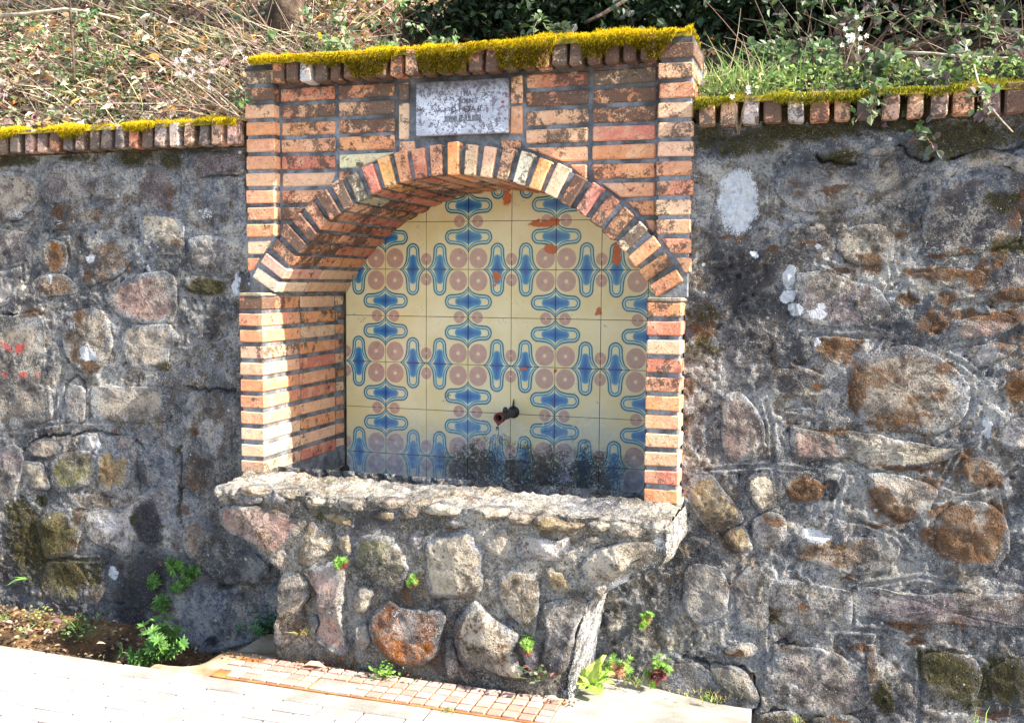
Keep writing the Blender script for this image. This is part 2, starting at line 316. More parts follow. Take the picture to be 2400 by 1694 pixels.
st(2, 'D', (420, 1050, 170, 130, 1.15), (330, 930, 140, 60, .8), (620, 1280, 130, 90, .9), (440, 1260, 120, 120, 1.0), (900, 800, 200, 60, .5), (700, 980, 120, 70, .6)); st(2, 'E', (300, 260, 200, 120, .6), (760, 420, 60, 110, .7), (980, 1285, 46, 60, 1.5), (800, 560, 200, 50, .6))
st(2, 'Ff', (2150, 1350, 180, 200, .75), (1350, 1480, 200, 140, .55), (650, 1600, 300, 60, .55), (1850, 1400, 200, 150, .6)); st(2, 'A', (1880, 1040, 110, 110, .9), (850, 440, 60, 80, .8), (1900, 1300, 300, 200, .55), (1700, 1200, 200, 150, .5), (1420, 1360, 110, 36, .8))
st(2, 'B', (1140, 1080, 130, 200, 1.2), (150, 1150, 200, 260, .8), (1150, 1450, 200, 250, .9), (100, 1480, 200, 150, .7), (700, 1500, 200, 120, .5), (1380, 900, 26, 160, .9), (1080, 700, 60, 120, .8), (1750, 640, 120, 200, .55), (600, 590, 40, 20, .5), (280, 570, 100, 24, .8), (1650, 1150, 250, 150, .55))
st(2, 'I', (1000, 700, 180, 300, 1.0), (500, 750, 400, 150, .7), (120, 600, 160, 260, .7), (1640, 980, 60, 50, 1.2), (1740, 570, 60, 26, 1.1)); st(2, 'Cc', (150, 1250, 120, 120, .35), (860, 1090, 130, 50, .7), (1500, 1420, 130, 110, .5), (1450, 1120, 150, 60, .4))
st(0, 'A', (490, 380, 90, 150, 1.0), (780, 570, 70, 60, 1.1), (960, 590, 110, 30, 1.0), (820, 1370, 120, 60, 1.1), (720, 900, 70, 60, 1.0), (680, 1280, 60, 80, .8), (1120, 130, 26, 26, 1.2), (1000, 130, 20, 20, 1.1), (290, 880, 130, 50, 1.0), (300, 90, 26, 30, 1.1), (870, 50, 50, 26, 1.0), (560, 125, 70, 24, 1.0), (1590, 250, 60, 40, .8), (1140, 470, 30, 60, .9), (570, 985, 40, 30, 1.0))
st(0, 'Cc', (400, 1420, 70, 50, 1.0), (1140, 1400, 40, 36, 1.0), (650, 1470, 30, 24, 1.1), (1140, 1290, 40, 60, .7)); st(0, 'B', (470, 1100, 150, 110, .62), (600, 1020, 60, 90, .7), (210, 990, 60, 46, .7), (850, 660, 100, 130, .65), (1500, 370, 70, 50, 1.0), (880, 370, 40, 40, 1.1), (560, 1210, 80, 40, 1.0), (1430, 950, 50, 50, .8), (600, 1540, 120, 80, .8), (500, 1420, 110, 60, .5))
st(0, 'D', (760, 470, 60, 24, 1.1), (790, 540, 40, 30, 1.0), (1040, 490, 60, 22, 1.1), (950, 510, 36, 26, 1.0), (1620, 1070, 130, 40, 1.1), (1850, 1070, 110, 36, 1.1), (2000, 1090, 50, 100, 1.1), (1510, 1230, 60, 40, 1.1), (1760, 1230, 60, 50, 1.0), (1690, 1380, 90, 80, .9), (2000, 1340, 300, 28, 1.0), (2230, 1210, 90, 50, 1.1), (2120, 930, 50, 120, .9), (1480, 820, 46, 22, 1.1), (1280, 990, 80, 60, 1.0), (1190, 940, 40, 26, 1.0), (1090, 1040, 60, 24, 1.0), (880, 860, 90, 16, 1.1), (1690, 945, 60, 24, 1.0), (1910, 895, 40, 26, 1.0), (2240, 700, 40, 110, 1.0), (600, 900, 60, 20, .8), (160, 1430, 70, 160, .7), (350, 830, 160, 26, .7), (2280, 540, 46, 50, .9))
st(0, 'E', (1180, 600, 60, 180, 1.15), (1350, 520, 130, 90, .75), (1480, 800, 160, 70, .9), (1330, 820, 100, 40, 1.0), (1760, 470, 60, 30, 1.0), (1720, 640, 50, 50, .8), (1560, 690, 60, 50, .7), (830, 1280, 110, 80, 1.25), (1340, 1350, 70, 110, 1.1), (1450, 1440, 110, 46, 1.1), (1480, 1130, 220, 22, 1.1), (1990, 1150, 110, 80, .75), (1900, 1080, 60, 60, 1.0), (2060, 1210, 70, 50, 1.0), (1800, 1440, 130, 50, 1.2), (2100, 1480, 70, 130, 1.1), (1850, 1600, 170, 110, .95), (1680, 1590, 70, 70, 1.1), (2240, 600, 60, 120, 1.0), (2150, 130, 130, 40, 1.0), (1700, 180, 70, 50, 1.1), (1060, 310, 130, 50, 1.0), (1100, 380, 60, 80, .8), (740, 840, 70, 16, 1.2), (1010, 890, 90, 16, 1.1), (910, 590, 40, 18, 1.1), (130, 200, 80, 100, .7), (600, 1480, 70, 30, 1.1), (1180, 290, 40, 30, .9), (1900, 1720, 160, 60, .9), (1680, 1230, 60, 60, .8), (2200, 300, 90, 50, .6), (50, 600, 50, 60, .6))
st(1, 'B', (250, 1250, 300, 340, .95), (560, 1420, 340, 180, .9), (160, 1000, 180, 150, .85), (480, 1150, 200, 120, .7)); st(0, 'B', (430, 1180, 260, 220, .6), (560, 1480, 220, 120, .7), (200, 1300, 160, 200, .45)); st(2, 'I', (850, 520, 260, 300, .75), (1050, 900, 300, 120, .8))
st(0, 'Ff', (600, 250, 60, 30, 1.1), (1300, 290, 60, 24, 1.1), (800, 520, 40, 18, 1.1), (1200, 1120, 80, 34, 1.1), (350, 1155, 70, 22, 1.2), (1500, 970, 130, 40, 1.1), (1580, 1080, 50, 30, 1.1), (475, 1320, 22, 22, 1.5), (1040, 1585, 60, 22, 1.2), (810, 830, 36, 24, 1.1), (1040, 855, 26, 18, 1.1), (1860, 930, 60, 36, .7), (620, 860, 30, 60, .9), (2060, 1560, 110, 36, .9), (480, 565, 24, 16, 1.2), (1100, 650, 40, 14, 1.0))
def masks(x, y, z):
    x = np.asarray(x); z = np.asarray(z); p = P3(x, 0*x, z); wx = x+.018*fbm(p, 26, 3, 3); wz = z+.018*fbm(p, 26, 3, 9); m = np.zeros(x.shape+(4,))
    for k, cx, cz, rx, rz, s_ in STAIN:
        d2 = ((wx-cx)/rx)**2+((wz-cz)/rz)**2; m[..., k] = np.maximum(m[..., k], s_*np.clip(1.25-d2*.62, 0, 1)**.8)
    return m

RED = [(at(*zp('A', x, y), -.61), rx*.26155/640, ry*.26155/640, k) for x, y, rx, ry, k in ((60, 1190, 70, 50, .9), (180, 1200, 70, 60, 1.0), (40, 1330, 60, 30, .4), (60, 1440, 50, 40, .7), (220, 1450, 70, 40, .7), (350, 1440, 26, 26, .8), (130, 1400, 60, 20, .5))]
def masks2(x, z):
    m = np.zeros(x.shape+(3,))
    for c, rx, rz, k in RED: m[..., 0] = np.maximum(m[..., 0], k*np.clip(1.2-((x-c[0])/rx)**2*.6-((z-c[2])/rz)**2*.6, 0, 1))
    return m
# ------------------------------------------------------------------ rubble: traced outlines (zoom key, colour, relief, points)
def stones_from(txt):
    out = []
    for line in txt.strip().split('\n'):
        k, col, h, *pts = line.split(); out.append((k, col, float(h)*.001, [tuple(map(float, q.split(','))) for q in pts]))
    return out
LEFT = stones_from('''
Cc beige 9 0,1180 80,1160 200,1190 270,1260 260,1330 190,1420 120,1470 -60,1480 -60,1190
Cc purple 10 290,1170 380,1110 560,1140 600,1230 590,1320 440,1360 320,1350 280,1270
Cc gray 14 620,1260 660,1200 740,1180 860,1230 880,1320 720,1330 640,1310
Cc brown 18 310,1440 370,1380 480,1370 520,1420 600,1410 730,1390 690,1460 580,1510 440,1540 340,1510
Cc purple 10 940,1170 1010,1120 1130,1130 1200,1200 1190,1380 1120,1430 1010,1410 930,1290
Cc purple 16 1270,1070 1330,1035 1600,1015 1640,1050 1630,1160 1480,1170 1360,1180 1290,1140
Cc blue 9 1250,1240 1400,1210 1620,1205 1640,1320 1640,1520 1480,1560 1330,1510 1250,1400
Cc cream 12 960,1450 1080,1440 1200,1470 1230,1560 1180,1630 1000,1630 950,1530
A purple 12 -40,190 90,160 230,180 290,260 260,400 150,430 40,470 -40,450
A rust 16 400,280 470,240 570,270 600,360 580,470 500,540 420,480 395,380
A brown 22 720,420 800,300 930,250 1080,240 1170,330 1140,450 1050,560 920,600 790,640 740,540
A cream 16 1310,240 1400,170 1540,190 1640,260 1650,370 1540,380 1400,370 1320,320
A gray 16 1700,260 1790,210 1960,220 2130,280 2160,420 2090,540 1930,470 1760,470
A pink 14 960,740 1100,640 1230,560 1480,540 1560,620 1570,850 1530,960 1380,975 1200,960 1060,890
A olive 14 1660,590 1760,570 1960,590 2060,660 2050,740 1950,770 1860,720 1750,690 1670,660
A brown 18 580,1080 640,930 760,880 900,880 980,1000 1000,1180 930,1330 800,1410 690,1360 600,1250
A beige 12 1120,1040 1300,1010 1500,1010 1560,1090 1500,1250 1480,1390 1300,1380 1180,1360 1110,1200
A brown 12 290,640 400,560 560,560 680,640 660,720 500,740 330,760
A white 12 -40,560 70,570 130,660 110,780 40,820 -40,810
A beige 16 -60,1000 120,960 300,930 380,1010 400,1400 440,1620 450,1800 300,1870 -60,1880
B gray 10 510,60 570,10 650,60 650,250 590,290 520,230
B beige 12 720,40 860,25 1250,35 1290,150 1240,280 1000,280 740,250
B beige 14 210,500 280,440 420,420 480,470 430,540 330,570 250,550
B cream 20 180,600 310,610 350,680 380,790 280,810 190,740
B olive 10 400,620 500,540 640,520 740,560 750,680 680,760 520,820 420,790
B tan 18 760,560 840,500 980,530 1000,640 990,760 860,850 760,780
B white 18 660,400 740,380 760,460 720,520 670,480
B purple 16 890,400 1030,410 1000,480 940,510 890,470
B olive 12 300,1050 420,960 560,970 650,960 660,1060 600,1180 560,1300 360,1320 320,1180
B white 12 670,1000 780,970 960,960 1060,870 1085,900 1040,980 1020,1150 1000,1290 930,1300 870,1260 720,1200 670,1100
B dark 12 1050,920 1200,900 1250,1060 1230,1190 1060,1180 1010,1080
B brown 14 1430,540 1540,560 1620,650 1640,780 1500,830 1420,760 1420,640
B gray 12 1130,820 1250,800 1380,820 1380,1000 1280,1050 1150,960
B purple 16 20,500 110,480 180,560 160,700 90,860 -40,860 -40,560
B brown 14 560,880 700,850 860,880 960,920 880,950 700,960 600,940
I blue 30 1380,620 1480,500 1600,500 1700,580 1900,590 2110,580 2110,780 2060,900 1990,960 1820,1010 1500,1090 1440,1000 1340,860
I brown 18 640,640 800,540 810,590 740,700 660,690
I olive 14 380,400 560,400 660,520 680,640 560,700 420,680 330,560
I dark 14 1030,480 1180,460 1200,620 1120,700 1040,640
I brown 12 1430,100 1560,60 1560,300 1480,360 1420,260
I gray 14 1640,280 1800,300 1960,330 2060,440 1960,540 1760,540 1640,440
''')
RIGHT = stones_from('''
D beige 10 1260,270 1400,280 1470,400 1480,560 1380,600 1300,540 1260,400
D purple 9 1680,560 1800,440 2000,400 2150,520 2250,700 2230,820 2000,900 1750,930 1640,850 1640,680
D gray 9 680,360 880,330 1000,380 1230,400 1260,560 1000,640 760,620 640,500
D purple 12 790,1080 950,1060 1150,1130 1300,1180 1380,1330 1290,1400 950,1410 800,1340 780,1200
D cream 14 1540,1090 1700,1050 1790,1040 1990,1050 2040,1130 1990,1220 1780,1250 1560,1230
D purple 16 2100,1000 2250,960 2340,1010 2340,1230 2150,1220 2090,1120
D pink 16 1800,1420 1950,1360 2150,1340 2260,1390 2180,1450 2020,1500 1850,1500
D dark 12 690,780 780,740 950,790 1020,880 940,960 800,930 680,860
D cream 12 1060,780 1250,740 1400,780 1400,960 1290,1000 1130,980 1050,900
D gray 14 920,240 1060,200 1220,200 1230,250 1100,280 950,290
D beige 18 1230,240 1300,215 1460,215 1480,240 1420,270 1250,268
D beige 10 1860,300 2020,240 2180,260 2330,300 2330,420 2180,340 2000,340 1900,360
E beige 20 1130,480 1280,380 1420,340 1560,340 1720,420 1820,500 1900,600 1880,740 1820,830 1690,890 1480,870 1300,850 1200,780 1150,620
E pink 16 740,870 900,900 1020,900 1060,1000 1100,1060 960,1070 870,1080 760,1070 730,960
E cream 18 1050,900 1250,900 1450,950 1700,1000 1850,1010 1720,1090 1500,1130 1280,1140 1200,1090 1080,1020
E beige 22 1240,1190 1400,1180 1600,1230 1700,1290 1640,1400 1500,1480 1380,1440 1290,1320
E rust 14 700,1230 800,1180 900,1220 950,1270 930,1330 830,1360 740,1360
E pink 12 280,680 380,640 500,760 540,900 520,1040 420,1080 330,1080 270,960
E beige 16 1870,1110 1960,1070 2080,1100 2110,1170 2030,1250 1920,1240
E brown 22 1750,1440 1880,1380 2020,1380 2120,1440 2180,1560 2170,1690 2100,1780 1900,1790 1740,1690 1700,1560
E rust 16 2150,560 2240,500 2340,500 2340,820 2220,780 2160,680
E dark 12 620,490 800,470 990,540 1000,600 880,650 640,640 600,560
E brown 14 880,270 1020,260 1180,280 1150,400 1050,470 960,420 880,350
E tan 16 40,1240 170,1180 270,1290 380,1420 390,1500 300,1500 200,1550 60,1400
E cream 14 440,1200 560,1160 610,1230 620,1380 520,1420 450,1330
E gray 10 1930,340 2100,300 2240,320 2120,420 1990,460
E white 16 2160,840 2300,800 2340,1000 2200,1000 2120,950
Ff tan 30 280,360 390,290 440,350 470,440 440,470 340,450
Ff gray 18 470,270 580,210 680,250 690,340 640,420 540,430 480,380
Ff brown 16 740,420 830,380 1000,380 1300,380 1430,430 1400,520 1260,600 1180,620 1000,580 800,520
Ff gray 14 20,620 100,560 250,600 300,700 290,850 200,920 70,930 10,800
Ff gray 14 360,660 480,560 540,640 580,900 520,980 400,960 360,820
Ff gray 18 600,680 760,660 900,700 1110,740 1120,900 1100,960 880,950 680,940 600,840
Ff purple 22 1180,740 1300,720 1600,760 1900,750 2340,780 2340,960 2000,960 1700,940 1500,950 1300,900 1190,880
Ff purple 18 640,1140 800,1120 930,1140 1050,1180 1180,1260 1250,1350 1200,1500 1000,1550 740,1530 640,1400 620,1280
Ff cream 34 200,1230 330,1240 420,1290 490,1390 510,1460 430,1460 300,1400 220,1330
Ff blue 12 -120,1260 100,1230 240,1330 400,1440 470,1490 380,1540 150,1470 -100,1400
Ff brown 24 1240,1180 1290,1130 1320,1280 1310,1400 1260,1440 1230,1310
Ff beige 22 1430,1380 1530,1340 1590,1400 1560,1480 1480,1480
Ff olive 20 1620,1180 1760,1160 1950,1200 2000,1330 1950,1470 1750,1480 1640,1400
Ff dark 16 2060,1280 2200,1200 2340,1200 2340,1480 2100,1470
Ff beige 24 300,1110 440,1080 500,1120 470,1160 380,1180 290,1160
Ff beige 26 520,1580 640,1540 760,1560 820,1640 700,1760 520,1700
Ff purple 18 880,1600 1100,1570 1200,1640 1150,1800 900,1800
Ff gray 14 1300,1560 1540,1540 1560,1700 1400,1760 1300,1680
Ff gray 14 1620,1560 1900,1560 2100,1620 2050,1760 1700,1760
''')
BASIN = stones_from('''
G pink 24 120,380 200,330 420,330 600,360 780,440 790,560 700,680 600,760 520,720 380,640 200,560 130,480
G tan 26 830,560 900,470 1050,560 1110,680 1050,720 960,800 860,850 780,820 770,700
G olive 24 1240,600 1400,570 1600,600 1700,760 1730,870 1690,970 1660,1060 1580,1070 1460,1000 1350,900 1270,820
G tan 14 1110,600 1230,570 1240,760 1130,690
G cream 30 1840,740 1870,630 2000,560 2240,515 2280,640 2370,735 2340,860 2350,1000 2310,1070 2100,1115 1900,1100 1860,950
G beige 34 630,990 660,910 800,900 870,990 880,1100 820,1200 840,1300 760,1460 650,1530 590,1480 580,1380 620,1250 620,1120
G pink 34 830,870 1000,830 1090,780 1190,880 1200,960 1170,1060 1170,1230 1160,1350 1200,1530 1170,1600 1080,1580 960,1500 930,1430 970,1340 960,1200 940,950
G cream 24 1240,1120 1270,1050 1340,1000 1420,1030 1430,1080 1390,1140 1380,1220 1300,1250 1250,1200
G orange 38 1380,1280 1440,1200 1530,1130 1640,1190 1880,1200 2000,1220 2020,1340 1990,1480 1960,1600 1850,1680 1700,1690 1550,1640 1450,1540 1390,1400
H cream 38 90,1100 200,960 270,910 400,1040 560,1140 640,1220 600,1320 640,1440 700,1560 650,1590 400,1530 220,1510 150,1440 90,1280
H tan 20 460,720 560,660 690,620 800,700 810,900 790,1080 770,1240 680,1170 540,1020 480,920
H beige 20 330,320 480,310 550,340 540,570 480,570 350,490
H white 24 600,480 640,370 760,370 950,410 1130,350 1170,420 1160,540 1000,590 880,590 700,560 610,550
H cream 34 1120,640 1260,490 1420,440 1640,420 1800,450 1720,530 1600,600 1500,700 1430,740 1300,760 1180,740
H tan 18 840,640 960,640 1070,760 1080,840 990,860 900,820
H gray 18 830,960 1000,900 1190,890 1180,1020 1110,1180 1060,1400 1010,1540 900,1540 830,1400 860,1200
G tan 26 1000,420 1100,400 1240,430 1340,480 1280,510 1120,490
G tan 24 1400,410 1500,360 1600,390 1590,460 1520,470 1420,440
G beige 24 1660,400 1720,330 1800,340 1790,440 1720,460 1660,450
G beige 18 560,700 680,700 720,790 680,880 620,870 540,790
G gray 20 520,240 640,220 720,290 640,340 540,320
G beige 26 860,290 960,260 1000,330 940,370 870,350
H beige 14 1180,400 1300,380 1330,430 1240,440
H beige 24 1230,800 1320,770 1380,810 1320,900 1260,880
G gray 16 230,240 380,230 500,260 480,320 340,330 230,300
H gray 18 40,240 200,250 220,290 100,320 30,300
H beige 18 1400,300 1520,270 1700,330 1660,390 1480,390
G gray 18 1750,560 1860,500 1840,640 1770,720 1690,650
G beige 16 1270,1360 1360,1330 1390,1480 1330,1560 1270,1500
H gray 16 20,1250 70,1240 120,1400 100,1560 30,1540
G gray 18 880,1290 930,1250 950,1350 900,1420
H gray 12 650,1290 760,1270 800,1430 770,1570 710,1540
''')
RIM = stones_from('''
G cream 30 860,240 960,235 1010,290 960,320 880,310
G cream 36 1160,275 1260,262 1370,280 1360,345 1260,365 1180,330
G beige 34 1400,275 1500,255 1650,275 1640,330 1520,345 1420,325
G cream 40 1860,330 1960,300 2120,330 2110,385 1980,400 1890,385
H cream 44 230,135 330,115 530,125 530,185 430,205 240,215
H beige 40 545,190 640,165 760,195 720,255 600,262
H tan 42 770,225 860,190 1000,235 1130,255 1060,310 900,312 800,290
H cream 34 1230,250 1330,225 1400,270 1340,310 1250,300
H cream 34 1400,250 1550,240 1600,300 1500,345 1430,330
G cream 26 330,170 500,150 560,200 460,240 350,225
G cream 22 600,190 760,180 800,240 680,260
''')
def smooth_poly(pts, n):
    P = np.array(pts); k = len(P); out = []
    for i in range(k):                       # Catmull-Rom, then even resampling
        a, b, c, d = P[i-1], P[i], P[(i+1) % k], P[(i+2) % k]
        for t in np.linspace(0, 1, 8, endpoint=False):
            cr = .5*((2*b)+(-a+c)*t+(2*a-5*b+4*c-d)*t*t+(-a+3*b-3*c+d)*t**3); out.append(.55*cr+.45*(b*(1-t)+c*t))
    Q = np.array(out); L = np.r_[0, np.cumsum(np.linalg.norm(np.roll(Q, -1, 0)-Q, axis=1))]
    s_ = np.linspace(0, L[-1], n, endpoint=False); Q2 = np.vstack([Q, Q[:1]]); return np.stack([np.interp(s_, L, Q2[:, j]) for j in (0, 1)], 1)
def stone(k, colname, h, pts, Y, parent, seed, sink=.012, name='stone', rough=1.0, edge0=.55, edge1=.9, grow=1.0):
    W = np.array([at(*zp(k, x, y), Y) for x, y in pts]); per = np.linalg.norm(np.roll(W, -1, 0)-W, axis=1).sum(); n = int(np.clip(per/.011, 28, 96))
    Q = smooth_poly(W[:, [0, 2]], n); c = Q.mean(0); Q = c+(Q-c)*grow; size = math.sqrt(max(1e-5, abs(.5*np.sum(Q[:, 0]*np.roll(Q[:, 1], -1)-Q[:, 1]*np.roll(Q[:, 0], -1)))))
    lr = np.random.default_rng(seed); pc = P3(Q[:, 0], seed*3.1, Q[:, 1]); Q = Q+np.stack([fbm(pc, 30, 3, 1), fbm(pc, 30, 3, 2)], 1)*.006
    ts = [1.0, .985, .95, .89, .80, .69, .56, .42, .27, .13]; V = []
    planes = [(lr.uniform(0, 6.28), lr.uniform(.15, .60), lr.uniform(.50, .95)) for _ in range(7)]
    for t in ts:
        q = c+(Q-c)*t; e = (1-t)*size*.5                     # distance in from the edge
        hh = h*1.25*(1-np.exp(-e/(.010+h*.35)))*np.ones(n); d = (q-c)/size
        for a, s_, o in planes: hh = np.minimum(hh, h*1.5*o-(d[:, 0]*math.cos(a)+d[:, 1]*math.sin(a))*s_*h*2.6) if t < .97 else hh
        p = P3(q[:, 0], seed*1.7, q[:, 1]); amp = min(1, (1-t)*7)
        hh = hh+amp*rough*(.0075*fbm(p, 16, 4, seed)+.0035*fbm(p, 60, 3, seed+5)-.006*np.abs(fbm(p, 9, 3, seed+9))); hh = np.maximum(hh, .0015*amp)
        V.append(P3(q[:, 0], Y+sink*(1 if t > .99 else 0)-hh*(0 if t > .99 else 1)-(.004 if t < .99 else 0), q[:, 1]))
    V = np.concatenate(V+[np.array([[c[0], V[-1][:, 1].mean(), c[1]]])]); F = []
    for r_ in range(len(ts)-1):
        for i in range(n): F.append((r_*n+i, r_*n+(i+1) % n, (r_+1)*n+(i+1) % n, (r_+1)*n+i))
    b = (len(ts)-1)*n; F += [(b+i, b+(i+1) % n, len(V)-1) for i in range(n)]
    A2 = np.sum(Q[:, 0]*np.roll(Q[:, 1], -1)-Q[:, 1]*np.roll(Q[:, 0], -1))
    if A2 < 0: F = [f[::-1] for f in F]
    o = mk(name, V, F, STONE, smooth=True); vcol(o, masks(V[:, 0], V[:, 1], V[:, 2]), 'Mask'); m2 = masks2(V[:, 0], V[:, 2]); tt = np.r_[np.repeat(ts, n), 0]; m2[:, 1] = sst(edge0, 1.0, tt)*edge1; vcol(o, m2, 'Mask2')
    cc = np.array(COLS[colname])*lr.uniform(.78, 1.18); o.color = (*cc, 1); adopt(o, parent); return o

# pointing lines scored in the mortar (photo traces)
def lines_from(txt): return [(l.split()[0], [tuple(map(float, q.split(','))) for q in l.split()[1:]]) for l in txt.strip().split('\n')]
POINT = lines_from('''
A 0,140 110,130 250,85
A 330,150 520,200 650,185 780,145 950,110
A 645,190 650,330 690,480 770,620 830,700
A 400,840 620,780 820,720 1000,610 1180,450 1300,400 1500,400 1640,395
A 830,740 960,870 1100,960 1300,1010 1500,1010
A 450,860 455,1100 500,1270 620,1400 850,1440 1000,1370
A 1000,1370 1200,1410 1400,1440 1540,1455
A 1090,1000 1060,1150 1010,1330
A 1660,180 1660,420 1640,700 1590,1000
A 1250,130 1250,330
A 0,510 120,490 210,460 215,600
B 0,350 180,350 350,320 550,285 850,290 900,300
B 470,60 460,280
B 690,90 690,290
B 300,1120 340,1300 560,1350 800,1350
Cc 930,1280 940,1400 945,1620
D 560,640 700,650 900,660 1250,640
D 600,430 580,600 520,760 470,880
D 1060,760 1045,980
D 1385,740 1400,1000 1430,1150 1440,1400
D 910,980 1100,1050
E 800,240 1000,250 1300,260 1500,290 1700,350 1900,440 2010,540 2040,680
E 2040,680 2060,850 2020,1000
E 1330,270 1250,380 1150,480
E 850,350 930,450 1010,520
E 1000,540 1000,780
E 690,745 1000,790
E 1000,820 1280,880 1500,920 1690,960
E 560,690 600,860 610,1100 650,1330
E 600,1130 750,1140 950,1170 1250,1170
E 1080,1180 1030,1400
E 1850,1030 1760,1200 1700,1290
E 1720,1240 1900,1290 2060,1270 2250,1130
E 1740,1350 1620,1450 1510,1570
E 2130,1260 2170,1400 2200,1540
E 150,1150 400,1130 590,1120
Ff 1060,240 1250,280 1450,370 1540,470
Ff 690,370 710,470
Ff 700,510 900,590 1100,660 1180,690 1350,600
Ff 1200,700 1600,640 1900,700 2290,745
Ff 1150,720 1140,980
Ff 620,965 900,990 1150,990 1400,1010 1600,1080 1900,1160
Ff 600,700 580,900 590,1130
Ff 1590,1120 1600,1350 1580,1620
Ff 1990,1400 2020,1250
Ff 40,400 240,470 300,490
Ff 350,640 300,850
Ff 500,430 660,380
D 1280,1410 1500,1460
''')
CRACK = lines_from('''
A 0,940 60,900 140,930 210,930 330,920
A 590,1560 600,1500 690,1440 760,1560
A 1660,1550 1780,1580 1950,1570 2000,1590 2100,1585
B 130,540 200,500 240,450 330,400 420,390 560,390 700,360 850,390 960,400 1060,440 1100,490
B 1060,520 1050,650 1060,780 1090,880
B 1390,480 1400,760 1390,850
B 100,620 180,700 150,860
D 1460,200 1530,270 1620,310 1700,300
D 1790,290 1900,280 2040,240 2220,240 2290,210
D 900,270 950,310 1080,330 1160,330
E 620,1620 600,1500
Ff 0,1180 120,1200 220,1230 330,1250 400,1250 470,1300 470,1370 520,1460 500,1520 440,1580
Ff 530,1560 560,1540 720,1540 800,1580
Ff 600,1080 700,1090 760,1090
Ff 650,1150 660,1220 640,1290
Ff 940,1120 930,1190
Ff 1150,1440 1120,1540 1120,1620
I 1560,480 1620,540 1750,590 1900,600 2060,590
''')
def seg_d(x, z, pts):
    d = np.full(x.shape, 9.0)
    for (ax, az), (bx, bz) in zip(pts[:-1], pts[1:]):
        ux, uz = bx-ax, bz-az; t = np.clip(((x-ax)*ux+(z-az)*uz)/(ux*ux+uz*uz+1e-9), 0, 1); d = np.minimum(d, np.hypot(x-ax-t*ux, z-az-t*uz))
    return d
def wall_face(x0, x1, z0, z1, Y, parent, res=.0055, name='mortar_face'):
    nu, nv = int((x1-x0)/res), int((z1-z0)/res); x, z = np.meshgrid(np.linspace(x0, x1, nu), np.linspace(z0, z1, nv)); p = P3(x, 0*x, z)
    h = .012*fbm(p, 5, 3, 21)+.0075*fbm(p, 20, 3, 22)+.0060*fbm(p, 62, 3, 23); pale = np.zeros(x.shape)
    wob = .006*fbm(p, 14, 2, 30)
    for k, L in POINT:
        pts = [tuple(at(*zp(k, a, b), Y)[[0, 2]]) for a, b in L]
        if max(q[0] for q in pts) < x0-.1 or min(q[0] for q in pts) > x1+.1: continue
        d = seg_d(x, z, pts)+wob*.5; band = sst(.026, .014, d); h = h*(1-.45*band)+.0025*band; g_ = sst(-.28, .25, fbm(p, 6, 2, 41)); h -= .0060*sst(.0085, .004, np.abs(d))*g_; h += .0022*np.exp(-((d-.011)/.003)**2)*g_; pale = np.maximum(pale, band*.30*g_+.55*np.exp(-((d-.011)/.0035)**2)*g_)  # pale: lime pointing, plus sunlight on the ridge edges put into the colour
    for k, L in CRACK:
        pts = [tuple(at(*zp(k, a, b), Y)[[0, 2]]) for a, b in L]
        if max(q[0] for q in pts) < x0-.1 or min(q[0] for q in pts) > x1+.1: continue
        d = seg_d(x+.012*fbm(p, 40, 2, 51), z+.012*fbm(p, 40, 2, 52), pts); h -= .030*sst(.007, .002, d)
    pit = fbm(p, 34, 2, 61); h -= .012*sst(.58, .74, pit)
    V = P3(x, Y-h, z).reshape(-1, 3); o = mk(name, V, gridfaces(nu, nv), MORTAR, smooth=True); vcol(o, masks(V[:, 0], V[:, 1], V[:, 2]), 'Mask'); m2 = masks2(V[:, 0], V[:, 2]); m2[:, 2] = pale.ravel(); vcol(o, m2, 'Mask2'); adopt(o, parent); return o
def flip(o):
    o.data.flip_normals(); return o

def hexa(name, corners, mat, parent, bev=.004, jit=.0012, color=(.5, .2, .1, 0), seed=0, segs=1):
    """bevelled brick from 8 corners: bottom 4 (ccw) then top 4"""
    lr = random.Random(seed); bm = bmesh.new(); v = [bm.verts.new(tuple(a+lr.uniform(-jit, jit) for a in c)) for c in corners]
    for f in ((3, 2, 1, 0), (4, 5, 6, 7), (0, 1, 5, 4), (1, 2, 6, 5), (2, 3, 7, 6), (3, 0, 4, 7)): bm.faces.new([v[i] for i in f])
    bmesh.ops.recalc_face_normals(bm, faces=bm.faces)
    if bev: bmesh.ops.bevel(bm, geom=bm.edges[:], offset=bev, segments=segs, profile=.6, affect='EDGES')
    me = bpy.data.meshes.new(name); bm.to_mesh(me); bm.free(); me.materials.append(mat)
    o = bpy.data.objects.new(name, me); C.objects.link(o); o.color = color
    if parent: adopt(o, parent)
    return o
def box8(x0, x1, y0, y1, z0, z1): return [(x0, y0, z0), (x1, y0, z0), (x1, y1, z0), (x0, y1, z0), (x0, y0, z1), (x1, y0, z1), (x1, y1, z1), (x0, y1, z1)]
BR = [(.60, .23, .105), (.64, .28, .13), (.55, .175, .085), (.66, .34, .18), (.68, .43, .25), (.50, .15, .085), (.64, .25, .09), (.68, .38, .22), (.71, .46, .27)]
def bcol(dirt, lr, w=None): c = lr.choices(BR, w or [5, 5, 4, 5, 3, 3, 4, 4, 1])[0]; f = lr.uniform(.9, 1.12); return (c[0]*f, c[1]*f, c[2]*f, max(0, min(1, dirt+lr.uniform(-.3, .3))))
LR = random.Random(3)

